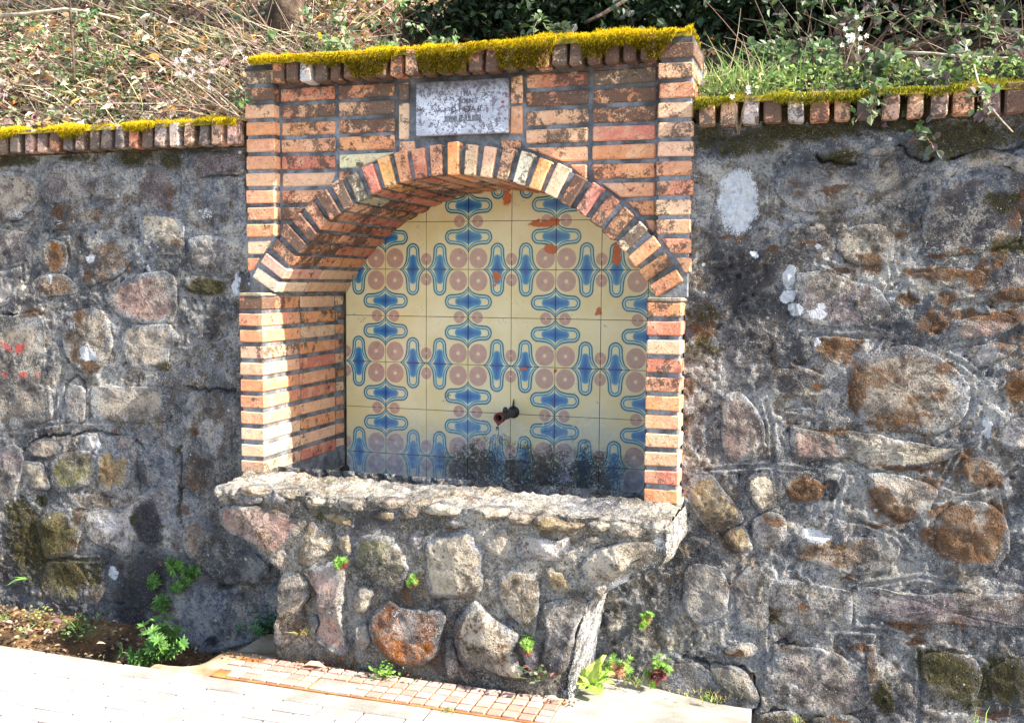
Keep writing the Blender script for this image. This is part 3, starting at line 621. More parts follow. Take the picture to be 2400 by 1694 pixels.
# ================================================================== SETTING
def sheet(name, x0, x1, y0, y1, zf, mat, res, kind='structure', skirt=0):
    nu, nv = max(2, int((x1-x0)/res)), max(2, int((y1-y0)/res)); x, y = np.meshgrid(np.linspace(x0, x1, nu), np.linspace(y0, y1, nv)); V = P3(x, y, zf(x, y)).reshape(-1, 3)
    F = gridfaces(nu, nv).tolist()
    if skirt:
        i = np.arange(nu*nv).reshape(nv, nu); ring = list(i[0])+list(i[1:, -1])+list(i[-1, ::-1][1:])+list(i[::-1, 0][1:-1]); b = len(V); V = np.vstack([V, V[ring]-[0, 0, skirt]]); n = len(ring)
        F += [(ring[k], b+k, b+(k+1) % n, ring[(k+1) % n]) for k in range(n)]
    o = mk(name, V, F, mat, smooth=not skirt)
    if kind: o['kind'] = kind
    return o
sheet('road', -60, 60, -80, 60, lambda x, y: -.21+0*x, ASPH, 20)
sheet('soil', -6, -.50, -1.22, -.50, lambda x, y: -.135+.035*fbm(P3(x, y, 0*x), 5, 4, 2)+.012*fbm(P3(x, y, 0*x), 28, 3, 8)+.05*sst(-.95, -.65, y)*sst(-.6, -1.2, x)-.06*sst(-.9, -.55, x), SOIL, .014)
walk = sheet('sidewalk', -6, 1.52, -3.0, -1.165, lambda x, y: -.012+.002*fbm(P3(x, y, 0*x), 6, 3, 4), CONC, .05, skirt=.2)
# kerb band of slabs, then rows of pavers set in the sidewalk
def slab(name, x0, x1, y0, y1, zt, mat, parent, seed, th=.03, bev=.003, tilt=.0):
    lr = random.Random(seed); c = box8(x0, x1, y0, y1, zt-th, zt); c = [(a, b, d+(lr.uniform(-tilt, tilt) if k > 3 else 0)) for k, (a, b, d) in enumerate(c)]
    return hexa(name, c, mat, parent, bev, .0008, (1, 1, 1, 1), seed)
xs = -3.2
while xs < 1.5:
    L_ = LR.uniform(.34, .52); xe = min(1.515, xs+L_); slab('kerb_slab', xs+.003, xe-.003, -1.255, -1.168, .004, CONC, walk, int(xs*999), .03, .004, .002); xs = xe
for j in range(9):
    y1 = -1.262-j*.078; off = (j % 2)*.075+.01*(j % 3)
    for i in range(-12, 14):
        x0 = i*.150+off
        if x0 < -1.75 or x0 > 1.36 or y1 < -1.70-.35*(-.75-x0)*0-.0: continue
        if x0 > -.2 and y1 < -1.55: continue
        slab('paver', x0+.003, x0+.147, y1-.0745, y1, .0035+LR.uniform(0, .002), PAVER, walk, i*91+j*7, .02, .003, .001)
apron = sheet('concrete_apron', .90, 1.50, -1.165, -.56, lambda x, y: .004-.085*sst(-1.05, -.62, y)*(.6+.5*sst(.95, 1.5, x))+.004*fbm(P3(x, y, 0*x), 9, 3, 5), CONC, .03, skirt=.2)
pad = sheet('paving_pad', -.62, .905, -1.165, -.62, lambda x, y: -.006-.035*sst(-.95, -.8, y)-.10*sst(-.44, -.60, x)*sst(-1.12, -1.0, y)+.004*fbm(P3(x, y, 0*x), 12, 3, 6), SANDY, .02, skirt=.2)
bed = slab('tile_bed', -.36, .905, -1.158, -.965, .003, PADJ, pad, 5, .02, .002)
for i in range(23):
    for j in range(4):
        x0 = -.355+i*.0546; y0 = -1.155+j*.0475
        if (i in (7, 8, 9) and j < 2) or (i < 2 and j == 3) or (i == 0 and j == 0) : continue
        o = slab('tile', x0+.004, x0+.0505, y0+.0035, y0+.044, .0085+LR.uniform(0, .002), PADT, pad, i*31+j, .012, .002, .001)
slab('worn_patch', .035, .19, -1.156, -1.068, .0095, CONC, pad, 77, .012, .003)

# ================================================================== STONE WALLS
def dark_wall(name, loc, label): return empty(name, loc, label, 'wall')
WL = dark_wall('stone_wall', (-1.6, -.6, 0), 'rubble stone retaining wall with red paint traces and a rust stained lower part')
WR = dark_wall('stone_wall', (1.9, -.6, 0), 'rubble stone retaining wall with round white lichen spots and a pale whitewashed patch')
wall_face(-2.6, -.505, -.22, 1.965, -.605, WL); wall_face(1.235, 2.75, -.24, 1.965, -.612, WR)
for nm, x0, x1, par in (('core', -6, -.49, WL), ('core', 1.225, 6, WR)):
    hexa(nm, box8(x0, x1, -.57, -.30, -.25, 1.95), MORTAR, par, 0, 0)
for k, s_ in enumerate(LEFT): stone(s_[0], s_[1], s_[2]*.52, s_[3], -.606, WL, 100+k, grow=1.10)
for k, s_ in enumerate(RIGHT): stone(s_[0], s_[1], s_[2]*.52, s_[3], -.612, WR, 300+k, grow=1.10)
def coping(parent, x0, x1, n, lead, seed, base_z=1.952, top=2.055, yf=-.668, pitch_j=.004, gapdirt=.72, bh=(.0, .012), w=.048):
    lr = random.Random(seed); p = (x1-x0)/n
    for i in range(n):
        xc = x0+(i+.5)*p+lr.uniform(-pitch_j, pitch_j); ww = w*lr.uniform(.86, 1.1); y0 = yf+lr.uniform(-.006, .008); zt = top-lr.uniform(*bh); a = lr.uniform(-.004, .004)
        c = [(xc-ww/2, y0, base_z+lr.uniform(-.004, .003)), (xc+ww/2, y0, base_z+lr.uniform(-.004, .003)), (xc+ww/2, -.45, base_z), (xc-ww/2, -.45, base_z), (xc-ww/2+a, y0+.006, zt), (xc+ww/2+a, y0+.006, zt), (xc+ww/2+a, -.45, zt), (xc-ww/2+a, -.45, zt)]
        col = bcol(gapdirt, lr, [3, 4, 3, 4, 4, 4, 2, 4, 3]); g = lr.choice([0, 0, .5, .8]); col = tuple(col[k]*(1-g)+(.40, .36, .34)[k]*g for k in range(3))+(col[3],)
        hexa('coping_brick', c, BRICK, parent, .006, .002, col, seed*100+i)
coping(WL, -2.60, -.525, 31, None, 21); coping(WR, 1.262, 2.80, 21, None, 22, w=.056, top=2.05)
hexa('coping_bed', box8(-6, -.52, -.612, -.28, 1.946, 2.035), GAPM, WL, .004); hexa('coping_bed', box8(1.255, 6, -.612, -.28, 1.946, 2.03), GAPM, WR, .004)

# ================================================================== FOUNTAIN
FT = empty('wall_fountain', (.36, -.65, 0), 'brick arched wall fountain with a blue patterned tile niche and a rough stone basin', 'fountain')
F0, F1, F2 = -.705, -.637, -.603
XL, XR, XLO, XRO = -.404, 1.115, -.512, 1.236
ACX, ACZ, AR_ = .371, .935, .875
ZB, ZS, PIT = .640, 1.358, .0653
def core(name, x0, x1, y0, y1, z0, z1, mat=JOINT, bev=.003): return hexa(name, box8(x0, x1, y0, y1, z0, z1), mat, FT, bev, 0)
# --- lower piers
def course_z(k): return ZB+k*PIT
for side in (-1, 1):
    xi, xo = (XL, XLO) if side < 0 else (XR, XRO); a, b = min(xi, xo), max(xi, xo); ins = .007
    pier = core('pier', a+ins if side > 0 else a+ins, b-ins, F0+ins, -.002, ZB-.08, ZS-.004)
    cap = hexa('ledge', box8(a-.001, b+.001, F0-.002, F1+.03, ZS-.0055, ZS+.007), RENDER, pier, .004, .003)
    for k in range(11):
        z0 = course_z(k)+.0075; z1 = z0+.0485; sd = 1000+side*200+k*5; sh = LR.uniform(-.003, .003)
        dirt = .05 if side < 0 else .14; dirt += .4 if k == 10 else 0
        wt = [5, 6, 2, 7, 6, 1, 4, 6, 2]
        y1 = F0+.285+LR.uniform(-.008, .008)
        if side < 0 or True:
            hexa('brick', box8(a+sh*.3, b+sh*.3, F0+LR.uniform(-.002, .003), y1, z0, z1), BRICK, pier, .004, .0015, bcol(dirt, LR, wt), sd)
        hexa('brick', box8(a, b, y1+.011, -.105, z0, z1), BRICK, pier, .004, .0015, bcol(.05, LR, [4, 4, 6, 3, 2, 5, 4, 3, 0]), sd+1)
        hexa('brick', box8(a+(0 if side > 0 else 0), b-(.004 if side < 0 else 0), -.090, -.012, z0+.003, z1-.002), BRICK, pier, .005, .003, bcol(.35, LR), sd+2)
# --- upper pillars (flush with the arch, a little proud of the spandrels)
for side in (-1, 1):
    a, b = (-.515, -.385) if side < 0 else (1.129, 1.251); pil = core('pillar', a+.006, b-.006, F1+.007, -.3, ZS+.008, 2.262)
    for k in range(-12, 2):
        zc = 2.147+k*.0668; z0, z1 = zc-.0255, zc+.0255
        if zc < 1.38: continue
        # voussoirs eat into the pillar foot
        def edge(z): q = (AR_+.118)**2-(z-ACZ)**2; return math.sqrt(q) if q > 0 else -9
        xa, xb, xa2, xb2 = a, b, a, b
        if side < 0: xb, xb2 = min(b, ACX-edge(z0)-.012), min(b, ACX-edge(z1)-.012)
        else: xa, xa2 = max(a, ACX+edge(z0)+.012), max(a, ACX+edge(z1)+.012)
        if xb-xa < .02 and xb2-xa2 < .02: continue
        xb = max(xb, xa+.012); xb2 = max(xb2, xa2+.012); sh = LR.uniform(-.003, .003); y0 = F1+LR.uniform(-.002, .003); y1 = -.52 if k < -2 or side < 0 else -.40
        c = [(xa+sh, y0, z0), (xb+sh, y0, z0), (xb+sh, y1, z0), (xa+sh, y1, z0), (xa2+sh, y0, z1), (xb2+sh, y0, z1), (xb2+sh, y1, z1), (xa2+sh, y1, z1)]
        dirt = .12+max(0, (zc-2.05))*2.6+(.15 if side > 0 else 0)
        hexa('brick', c, BRICK, pil, .004, .0015, bcol(dirt, LR, [5, 6, 2, 6, 4, 1, 5, 5, 1]), 2000+side*100+k)
# --- body behind, vault shell
core('body', -.50, -.418, -.58, .12, .3, 2.255, RENDER); core('body', 1.145, 1.238, -.58, .12, .3, 2.255, RENDER)
wall_face(-.5055, .30, -.24, .66, -.605, FT, .0055, 'back_wall'); wall_face(.30, 1.2355, -.24, .66, -.612, FT, .0055, 'back_wall')
def arch_shell():
    n = 60; V = []; F = []; t0, t1 = math.asin((ZS-ACZ)/AR_), math.pi-math.asin((ZS-ACZ)/AR_)
    for i in range(n+1):
        t = t0+(t1-t0)*i/n; r0 = AR_+.007; r1 = AR_+.108
        for r_, y in ((r0, F1+.010), (r0, .02), (r1, .02), (r1, F1+.010)): V.append((ACX+r_*math.cos(t), y, ACZ+r_*math.sin(t)))
    for i in range(n):
        for k in range(4): F.append((i*4+k, i*4+(k+1) % 4, i*4+4+(k+1) % 4, i*4+4+k))
    F += [(0, 3, 2, 1), (n*4, n*4+1, n*4+2, n*4+3)]
    o = mk('arch', V, F, JOINT); bm = bmesh.new(); bm.from_mesh(o.data); bmesh.ops.recalc_face_normals(bm, faces=bm.faces); bm.to_mesh(o.data); bm.free(); adopt(o, FT); return o, t0, t1
ARCH, T0, T1 = arch_shell(); NV = 29
KEYC = {14: (.86, .30, .07, .0), 16: (.52, .15, .07, .1), 0: (.52, .20, .08, .12), 28: (.72, .54, .36, .0), 27: (.62, .30, .22, .05), 17: (.60, .24, .10, .2), 18: (.64, .29, .07, .2), 20: (.46, .42, .28, .4), 10: (.70, .60, .42, .2), 9: (.80, .29, .07, .1), 6: (.55, .17, .12, .25), 2: (.66, .27, .10, .1), 1: (.42, .18, .06, .45), 3: (.66, .50, .33, .5), 24: (.5, .2, .1, .65), 25: (.5, .2, .1, .6), 26: (.55, .22, .1, .55), 22: (.5, .2, .1, .5), 23: (.55, .2, .1, .55), 4: (.5, .22, .1, .6), 5: (.5, .2, .1, .6)}
for i in range(NV):
    t = T0+(T1-T0)*(i+.5)/NV; ct, st_ = math.cos(t), math.sin(t); hw = .0235*LR.uniform(.93, 1.06); ro = AR_+.115+LR.uniform(-.004, .004); ri = AR_+LR.uniform(-.0025, .0025); yj = -.385+(.05 if i % 2 else -.03)+LR.uniform(-.01, .01)
    if i == 14: ro += .006
    for part, (y0, y1) in enumerate(((F1-.004+LR.uniform(-.004, .003), yj-.006), (yj+.006, -.004))):
        def P(r_, s_, y, wd): return (ACX+r_*ct-s_*wd*st_, y, ACZ+r_*st_+s_*wd*ct)
        wo = hw*1.03
        c = [P(ri, -1, y0, hw), P(ri, 1, y0, hw), P(ri, 1, y1, hw), P(ri, -1, y1, hw), P(ro, -1, y0, wo), P(ro, 1, y0, wo), P(ro, 1, y1, wo), P(ro, -1, y1, wo)]
        if part == 0: col = KEYC.get(i) or bcol(.5, LR); col = col[:3]+(min(1, col[3]*1.15),)
        else: col = bcol(.30, LR, [5, 4, 4, 3, 1, 5, 5, 3, 0])
        hexa('brick', c, BRICK, ARCH, .004, .0015, col, 3000+i*2+part)
# --- spandrel panel
def spandrel_core():
    x0, x1 = -.388, 1.132; zt = 2.20; n = 70; V = []; F = []
    for i in range(n+1):
        x = x0+(x1-x0)*i/n; q = (AR_+.05)**2-(x-ACX)**2; zb = max(ZS+.01, ACZ+math.sqrt(max(0, q)))
        V += [(x, F2+.008, zb), (x, F2+.008, zt), (x, .02, zt), (x, .02, zb)]
    for i in range(n):
        for k in range(4): F.append((i*4+k, i*4+4+k, i*4+4+(k+1) % 4, i*4+(k+1) % 4))
    F += [(0, 1, 2, 3), (n*4+3, n*4+2, n*4+1, n*4)]
    o = mk('spandrel', V, F, JOINT); bm = bmesh.new(); bm.from_mesh(o.data); bmesh.ops.recalc_face_normals(bm, faces=bm.faces); bm.to_mesh(o.data); bm.free(); adopt(o, FT); return o
SP = spandrel_core(); RO = AR_+.128
def sp_brick(xa, xb, zc, dirt, col=None, h=.0255, seed=0):
    z0, z1 = zc-h, zc+h; lim = []
    for z in (z0, z1):
        q = RO**2-(z-ACZ)**2; e = math.sqrt(q) if q > 0 else 0; lim.append(e)
    a, b, a2, b2 = xa, xb, xa, xb
    if (xa+xb)/2 < ACX: b = min(xb, ACX-lim[0]) if lim[0] else b; b2 = min(xb, ACX-lim[1]) if lim[1] else b2
    else: a = max(xa, ACX+lim[0]) if lim[0] else a; a2 = max(xa, ACX+lim[1]) if lim[1] else a2
    if b2-a2 < .025: return
    if b-a < .012:
        if (xa+xb)/2 < ACX: b = a+.012
        else: a = b-.012
    y0, y1 = F2+LR.uniform(-.003, .003), -.50; c = [(a, y0, z0), (b, y0, z0), (b, y1, z0), (a, y1, z0), (a2, y0, z1), (b2, y0, z1), (b2, y1, z1), (a2, y1, z1)]
    hexa('brick', c, BRICK, SP, .0045, .0018, col or bcol(dirt, LR, [6, 6, 4, 4, 2, 3, 6, 3, .2]), seed)
for k in range(12):
    zc = 2.145-k*.0664; dirt = .70-.13*k if k < 4 else .16
    for ci, (xa, xb) in enumerate(((-.374, -.139), (-.121, .115), (.640, .872), (.890, 1.118))):
        sp_brick(xa, xb, zc, dirt+(.12 if ci > 1 and k < 2 else 0), (.66, .58, .33, .05) if (ci == 1 and k == 4) else None, seed=4000+k*10+ci)
for z0, z1, xa, xb, d_ in ((2.10, 2.168, .131, .176, .5), (1.955, 2.09, .131, .176, .1), (2.068, 2.168, .580, .626, .6), (1.958, 2.058, .580, .626, .15), (1.905, 1.945, .135, .20, .6), (1.905, 1.935, .545, .62, .6)):
    hexa('brick', box8(xa, xb, F2, -.5, z0, z1), BRICK, SP, .004, .002, bcol(d_, LR, [3, 4, 1, 5, 6, 1, 2, 6, 3]), int(xa*1e4))
# --- coping of soldier bricks between the pillars
CP = core('coping', -.385, 1.129, -.622, -.30, 2.186, 2.268, GAPM)
lr = random.Random(5); ncp = 24; pc_ = (1.125+.381)/ncp
for i in range(ncp):
    xc = -.381+(i+.5)*pc_+lr.uniform(-.003, .003); ww = .047*lr.uniform(.88, 1.1); y0 = -.672+lr.uniform(-.008, .006); zb = 2.178+lr.uniform(-.004, .003)
    hexa('brick', [(xc-ww/2, y0, zb), (xc+ww/2, y0, zb), (xc+ww/2, -.4, zb), (xc-ww/2, -.4, zb), (xc-ww/2, y0+.005, 2.272), (xc+ww/2, y0+.005, 2.272), (xc+ww/2, -.4, 2.272), (xc-ww/2, -.4, 2.272)], BRICK, CP, .006, .002, (.55, .50, .48, .2) if i == 2 else bcol(.95, lr, [3, 4, 3, 4, 4, 4, 2, 4, 3]), 5000+i)
# --- plaque
px0, px1, pz0, pz1 = .211, .575, 1.962, 2.160
PQ = hexa('plaque', box8(px0, px1, F2-.016, F2+.02, pz0, pz1), PLAQ, FT, .0035, .001, (1, 1, 1, 1), 9)
LETT = m_plain('worn_letter', (.05, .048, .052), (.11, .105, .11), 60, .8, .001)
def text(s_, x, z, size, parent, sx=.8):
    cu = bpy.data.curves.new('lettering', 'FONT'); cu.body = s_; cu.size = size; cu.align_x = 'CENTER'; cu.extrude = .0018; cu.resolution_u = 2
    t = bpy.data.objects.new('lettering', cu); C.objects.link(t); dg = bpy.context.evaluated_depsgraph_get(); me = bpy.data.meshes.new_from_object(t.evaluated_get(dg)); bpy.data.objects.remove(t)
    me.transform(Matrix.Translation((x, F2-.0163, z)) @ Matrix.Rotation(math.pi/2, 4, 'X') @ Matrix.Diagonal((sx, 1, 1, 1))); me.materials.clear(); me.materials.append(LETT)
    o = bpy.data.objects.new('lettering', me); C.objects.link(o); adopt(o, parent)
for s_, z, size, sx in (('J MA', 2.100, .028, .8), ('FORN', 2.074, .024, .9), ('D-HESA II', 2.043, .030, .95), ('IIIIIIIIILIT IULIIIIIII', 2.008, .034, .60)):
    text(s_, .413 if len(s_) < 12 else .40, z, size, PQ, sx)
def disc(name, c, r, dy, mat, parent, n=12):
    V = [(c[0]+r*math.cos(6.2832*i/n), c[1]-dy*k, c[2]+r*math.sin(6.2832*i/n)) for k in (0, 1) for i in range(n)]; V += [(c[0], c[1]-dy*1.5, c[2])]
    F = [(i, (i+1) % n, n+(i+1) % n, n+i) for i in range(n)]+[(n+i, n+(i+1) % n, 2*n) for i in range(n)]
    o = mk(name, V, F, mat); adopt(o, parent); return o
disc('screw', (.231, F2-.016, 2.058), .0045, .002, IRON, PQ); disc('rust_stain_plug', (.556, F2-.016, 2.072), .0065, .001, BRICK, PQ, 5).color = (.25, .06, .03, 0)
# --- niche back and tiles
NB = core('niche_back', XL-.004, XR+.004, .0025, .10, .30, 1.86, GROUT)
TH = .2107
for r_ in range(-6, 2):
    for c_ in range(-3, 6):
        x0, x1 = max(XL, c_*.2), min(XR, c_*.2+.2); z0 = 1.4695+r_*TH; z1 = z0+TH
        xn = min(max(ACX, x0), x1)
        if x1-x0 < .02 or (z0 > ACZ and math.hypot(xn-ACX, z0-ACZ) > AR_+.01): continue
        zt = min(z1, 1.855)
        g = .0014; V = []; UV = []; tl = [LR.uniform(-.0012, .0012) for _ in range(3)]
        a, b, d_, e = x0+(g if x0 > XL else 0), x1-(g if x1 < XR else 0), z0+g, zt-g
        for i, (x, z) in enumerate(((a, d_), (b, d_), (b, e), (a, e))):
            V.append((x, -.0045+tl[0]+(tl[1] if i in (1, 2) else 0)+(tl[2] if i > 1 else 0), z))
            u = (x-c_*.2)/.2; v = (z-z0)/TH; UV.append((u if c_ % 2 else 1-u, v if r_ % 2 == 0 else 1-v))
        V += [(x, .004, z) for x, _, z in V]; Fc = [(0, 1, 2, 3), (0, 4, 5, 1), (1, 5, 6, 2), (2, 6, 7, 3), (3, 7, 4, 0)]
        o = mk('tile', V, Fc, TILE); uv = o.data.uv_layers.new(name='UVMap')
        for lp in o.data.loops: uv.data[lp.index].uv = UV[lp.vertex_index % 4]
        adopt(o, NB)
# --- spout
def tube(name, pts, rad, mat, parent=None, n=12, cap=True, smooth=True):
    pts = [Vector(p) for p in pts]; rad = rad if isinstance(rad, (list, tuple)) else [rad]*len(pts); V = []; F = []; up = Vector((.13, .21, .97))
    for i, p in enumerate(pts):
        d = (pts[min(i+1, len(pts)-1)]-pts[max(i-1, 0)]).normalized(); a = d.cross(up)
        if a.length < .05: a = d.cross(Vector((1, 0, 0)))
        a.normalize(); b = d.cross(a)
        V += [tuple(p+(a*math.cos(6.28319*k/n)+b*math.sin(6.28319*k/n))*rad[i]) for k in range(n)]
    for i in range(len(pts)-1): F += [(i*n+k, i*n+(k+1) % n, (i+1)*n+(k+1) % n, (i+1)*n+k) for k in range(n)]
    if cap: F += [tuple(range(n-1, -1, -1)), tuple(range((len(pts)-1)*n, len(pts)*n))]
    o = mk(name, V, F, mat, smooth=smooth)
    if parent: adopt(o, parent)
    return o
px, pz = .414, .846
ye = -.205
def lathe_y(name, cx, cz, prof, parent, n=20):
    V = [(cx+r_*math.cos(6.28319*k/n), y, cz+r_*math.sin(6.28319*k/n)) for y, r_ in prof for k in range(n)]; F = [(i*n+k, (i+1)*n+k, (i+1)*n+(k+1) % n, i*n+(k+1) % n) for i in range(len(prof)-1) for k in range(n)]
    o = mk(name, V, F, IRON, smooth=True); adopt(o, parent); return o
SPT = lathe_y('spout', px, pz, [(.01, .019), (-.10, .0188), (ye+.01, .0185), (ye-.006, .0185), (ye-.006, .0135), (ye+.15, .0130), (ye+.15, .0001)], FT)
lathe_y('collar', px, pz, [(-.001, .028), (-.012, .026), (-.016, .019)], SPT); lathe_y('end_ring', px, pz, [(ye+.020, .0185), (ye+.018, .0230), (ye-.007, .0235), (ye-.010, .0215), (ye-.009, .0135), (ye+.01, .0134)], SPT)
mk('drip_lip', [(px-.014, ye-.009, pz-.016), (px+.014, ye-.009, pz-.016), (px-.001, ye-.016, pz-.034), (px-.014, ye+.010, pz-.016), (px+.014, ye+.010, pz-.016), (px-.001, ye-.010, pz-.034)], [(0, 1, 2), (3, 5, 4), (0, 2, 5, 3), (1, 4, 5, 2), (0, 3, 4, 1)], IRON); adopt(bpy.data.objects['drip_lip'], SPT)
tube('knob', [(px+.001, -.125, pz+.012), (px+.001, -.125, pz+.028), (px+.001, -.125, pz+.036)], [.013, .011, .006], IRON, SPT, 10)
tube('wire', [(px+.004, -.022, pz+.02), (px+.005, -.020, pz+.045), (px+.004, -.012, pz+.06)], [.006, .004, .001], IRON, SPT, 6)
ws = tube('falling_water', [(px-.003+.002*math.sin(k*2.1), ye-.016+.0015*math.sin(k*1.3)-.012*math.sqrt(k/14), pz-.035-k*.0225) for k in range(15)], [.0055+.0016*math.sin(k*2.7) for k in range(15)], WATER, None, 8)
tag(ws, 'thin stream of clear water falling from the rusty spout', 'water')
# --- basin: corbelled stone trough
BO = [(.02, -.235, .915), (.10, -.232, .925), (.24, -.210, .955), (.34, -.200, .985), (.375, -.235, 1.02), (.41, -.285, 1.075), (.46, -.36, 1.16), (.50, -.42, 1.232), (.53, -.455, 1.246), (.60, -.462, 1.246), (.635, -.455, 1.243)]
def basin_body():
    z = np.linspace(-.06, .632, 120); bz = np.array([b[0] for b in BO]); xl = np.interp(z, bz, [b[1] for b in BO]); xr = np.interp(z, bz, [b[2] for b in BO]); yf = -.955+.022*sst(.5, .1, z)
    cs = np.r_[np.linspace(0, 1, 40, endpoint=False), np.linspace(1, 2, 210, endpoint=False), np.linspace(2, 3, 41)]; V = []
    for i in range(len(z)):
        k = np.clip(cs, 0, 3); x = np.where(k < 1, xl[i]-.030*(1-k), np.where(k < 2, xl[i]+(xr[i]-xl[i])*(k-1), xr[i]+.012*(k-2))); y = np.where(k < 1, -.55+(yf[i]+.55)*k, np.where(k < 2, yf[i], yf[i]+(-.55-yf[i])*(k-2)))
        x = x-.03*np.clip(k-2, 0, 1)*0; nx = np.where(k < 1, -1.0, np.where(k < 2, 0, 1)); ny = np.where((k >= 1) & (k < 2), -1.0, 0); cr = np.exp(-((k-1)/.05)**2)*np.array([-.7])+np.exp(-((k-2)/.05)**2)*.7
        p = P3(x, y, z[i]); h = .012*fbm(p, 7, 3, 71)+.007*fbm(p, 24, 3, 72)+.0035*fbm(p, 75, 3, 73)-.012*np.exp(-((k-1)/.06)**2)-.012*np.exp(-((k-2)/.05)**2); V.append(P3(x+nx*h, y+ny*h, z[i]))
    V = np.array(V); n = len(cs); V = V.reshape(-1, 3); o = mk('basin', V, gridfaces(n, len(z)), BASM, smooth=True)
    m_ = np.zeros((len(V), 4)); p = P3(V[:, 0], V[:, 1], V[:, 2]); m_[:, 0] = np.clip(fbm(p, 6, 3, 81)*1.6-.2, 0, .8); m_[:, 1] = np.clip(fbm(p, 5, 3, 82)*1.5-.25, 0, .9); m_[:, 2] = np.clip(fbm(p, 4, 3, 83)*1.2-.25, 0, .6); fl_ = (np.tile(cs, len(z)) > 1.97); m_[fl_, 3] = .42+.35*fbm(p[fl_], 14, 3, 84); m_[fl_, 2] *= .2; vcol(o, m_, 'Mask'); adopt(o, FT); return o  # right side whitened: lichen crust, plus sunlit brightness put into the colour
_rim_masks = masks
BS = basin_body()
def plain_masks(x, y, z):
    p = P3(x, y, z); m_ = np.zeros(x.shape+(4,)); m_[..., 0] = np.clip(fbm(p, 9, 3, 91)*1.5-.30, 0, .9); m_[..., 1] = np.clip(fbm(p, 7, 3, 92)*1.2-.32, 0, .8); m_[..., 2] = np.clip(fbm(p, 6, 3, 93)*1.0-.35, 0, .5); m_[..., 3] = np.clip(fbm(p, 12, 3, 94)*1.2-.45, 0, .5); return m_
masks = plain_masks
for k, s_ in enumerate(BASIN): stone(*s_, -.950, BS, 500+k, sink=.02, rough=1.25, edge0=.65, edge1=.8)
def rim():
    nu, nv = 330, 64; x, k = np.meshgrid(np.linspace(-.468, 1.248, nu), np.linspace(0, 1, nv)); p0 = P3(x, 0*x, 0*x)
    yf = -.942+.026*fbm(p0, 5, 3, 101)+.022*fbm(p0, 16, 2, 102); yb = np.where((x > XL) & (x < XR), -.700+.028*fbm(p0, 6, 3, 103), -.58)
    # profile: bottom front -> up the front -> over the top -> down the back
    ks = np.array([0, .12, .20, .80, .88, 1]); yy = [0, -.004, .006, 1, 1, 1]; zz = [.602, .618, .636, .648, .62, .46]
    f = np.interp(k, ks, yy); y = yf+(yb-yf)*np.clip(f, 0, 1)+np.minimum(0, f)*1.0; z = np.interp(k, ks, zz)
    p = P3(x, y, z*1.0); h = .020*fbm(p, 7, 3, 104)+.016*np.abs(fbm(p, 16, 3, 105))+.006*fbm(p, 55, 3, 106)+.003*fbm(p, 120, 2, 107)
    top = sst(.14, .24, k)*sst(.86, .78, k); y = y-h*(1-top)*np.where(k < .5, 1, -1); z = z+h*top*1.15-.012*sst(1.05, .86, x)*0
    V = P3(x, y, z).reshape(-1, 3); o = mk('rim', V, gridfaces(nu, nv), RIMM, smooth=True); m_ = plain_masks(V[:, 0], V[:, 1], V[:, 2]); m_[:, 2] *= .3; m_[:, 3] += .12; vcol(o, m_, 'Mask'); adopt(o, BS); return o
RM = rim()
for k, s_ in enumerate(RIM): stone(s_[0], s_[1], s_[2]*.9, [(np.mean([q[0] for q in s_[3]])*-.3+a*1.3, np.mean([q[1] for q in s_[3]])*-.12+b*1.12+20) for a, b in s_[3]], -.952, BS, 700+k, sink=.025, rough=1.3, edge0=.75, edge1=.6)
masks = _rim_masks
core('basin_floor', XL+.002, XR-.002, -.585, .0, .28, .40, VOID); core('corner_shade_block', XL-.001, XL+.022, -.07, -.006, .28, .56, VOID, .008)  # corner block is added, its black stands in for the hollow's shade
wv = np.meshgrid(np.linspace(XL+.001, XR-.001, 60), np.linspace(-.73, -.003, 36)); wp = P3(wv[0], wv[1], .468+.0018*fbm(P3(wv[0], wv[1], 0*wv[0]), 14, 2, 5)).reshape(-1, 3)
wo = mk('water', wp, gridfaces(60, 36), WATER, smooth=True); wo['kind'] = 'structure'

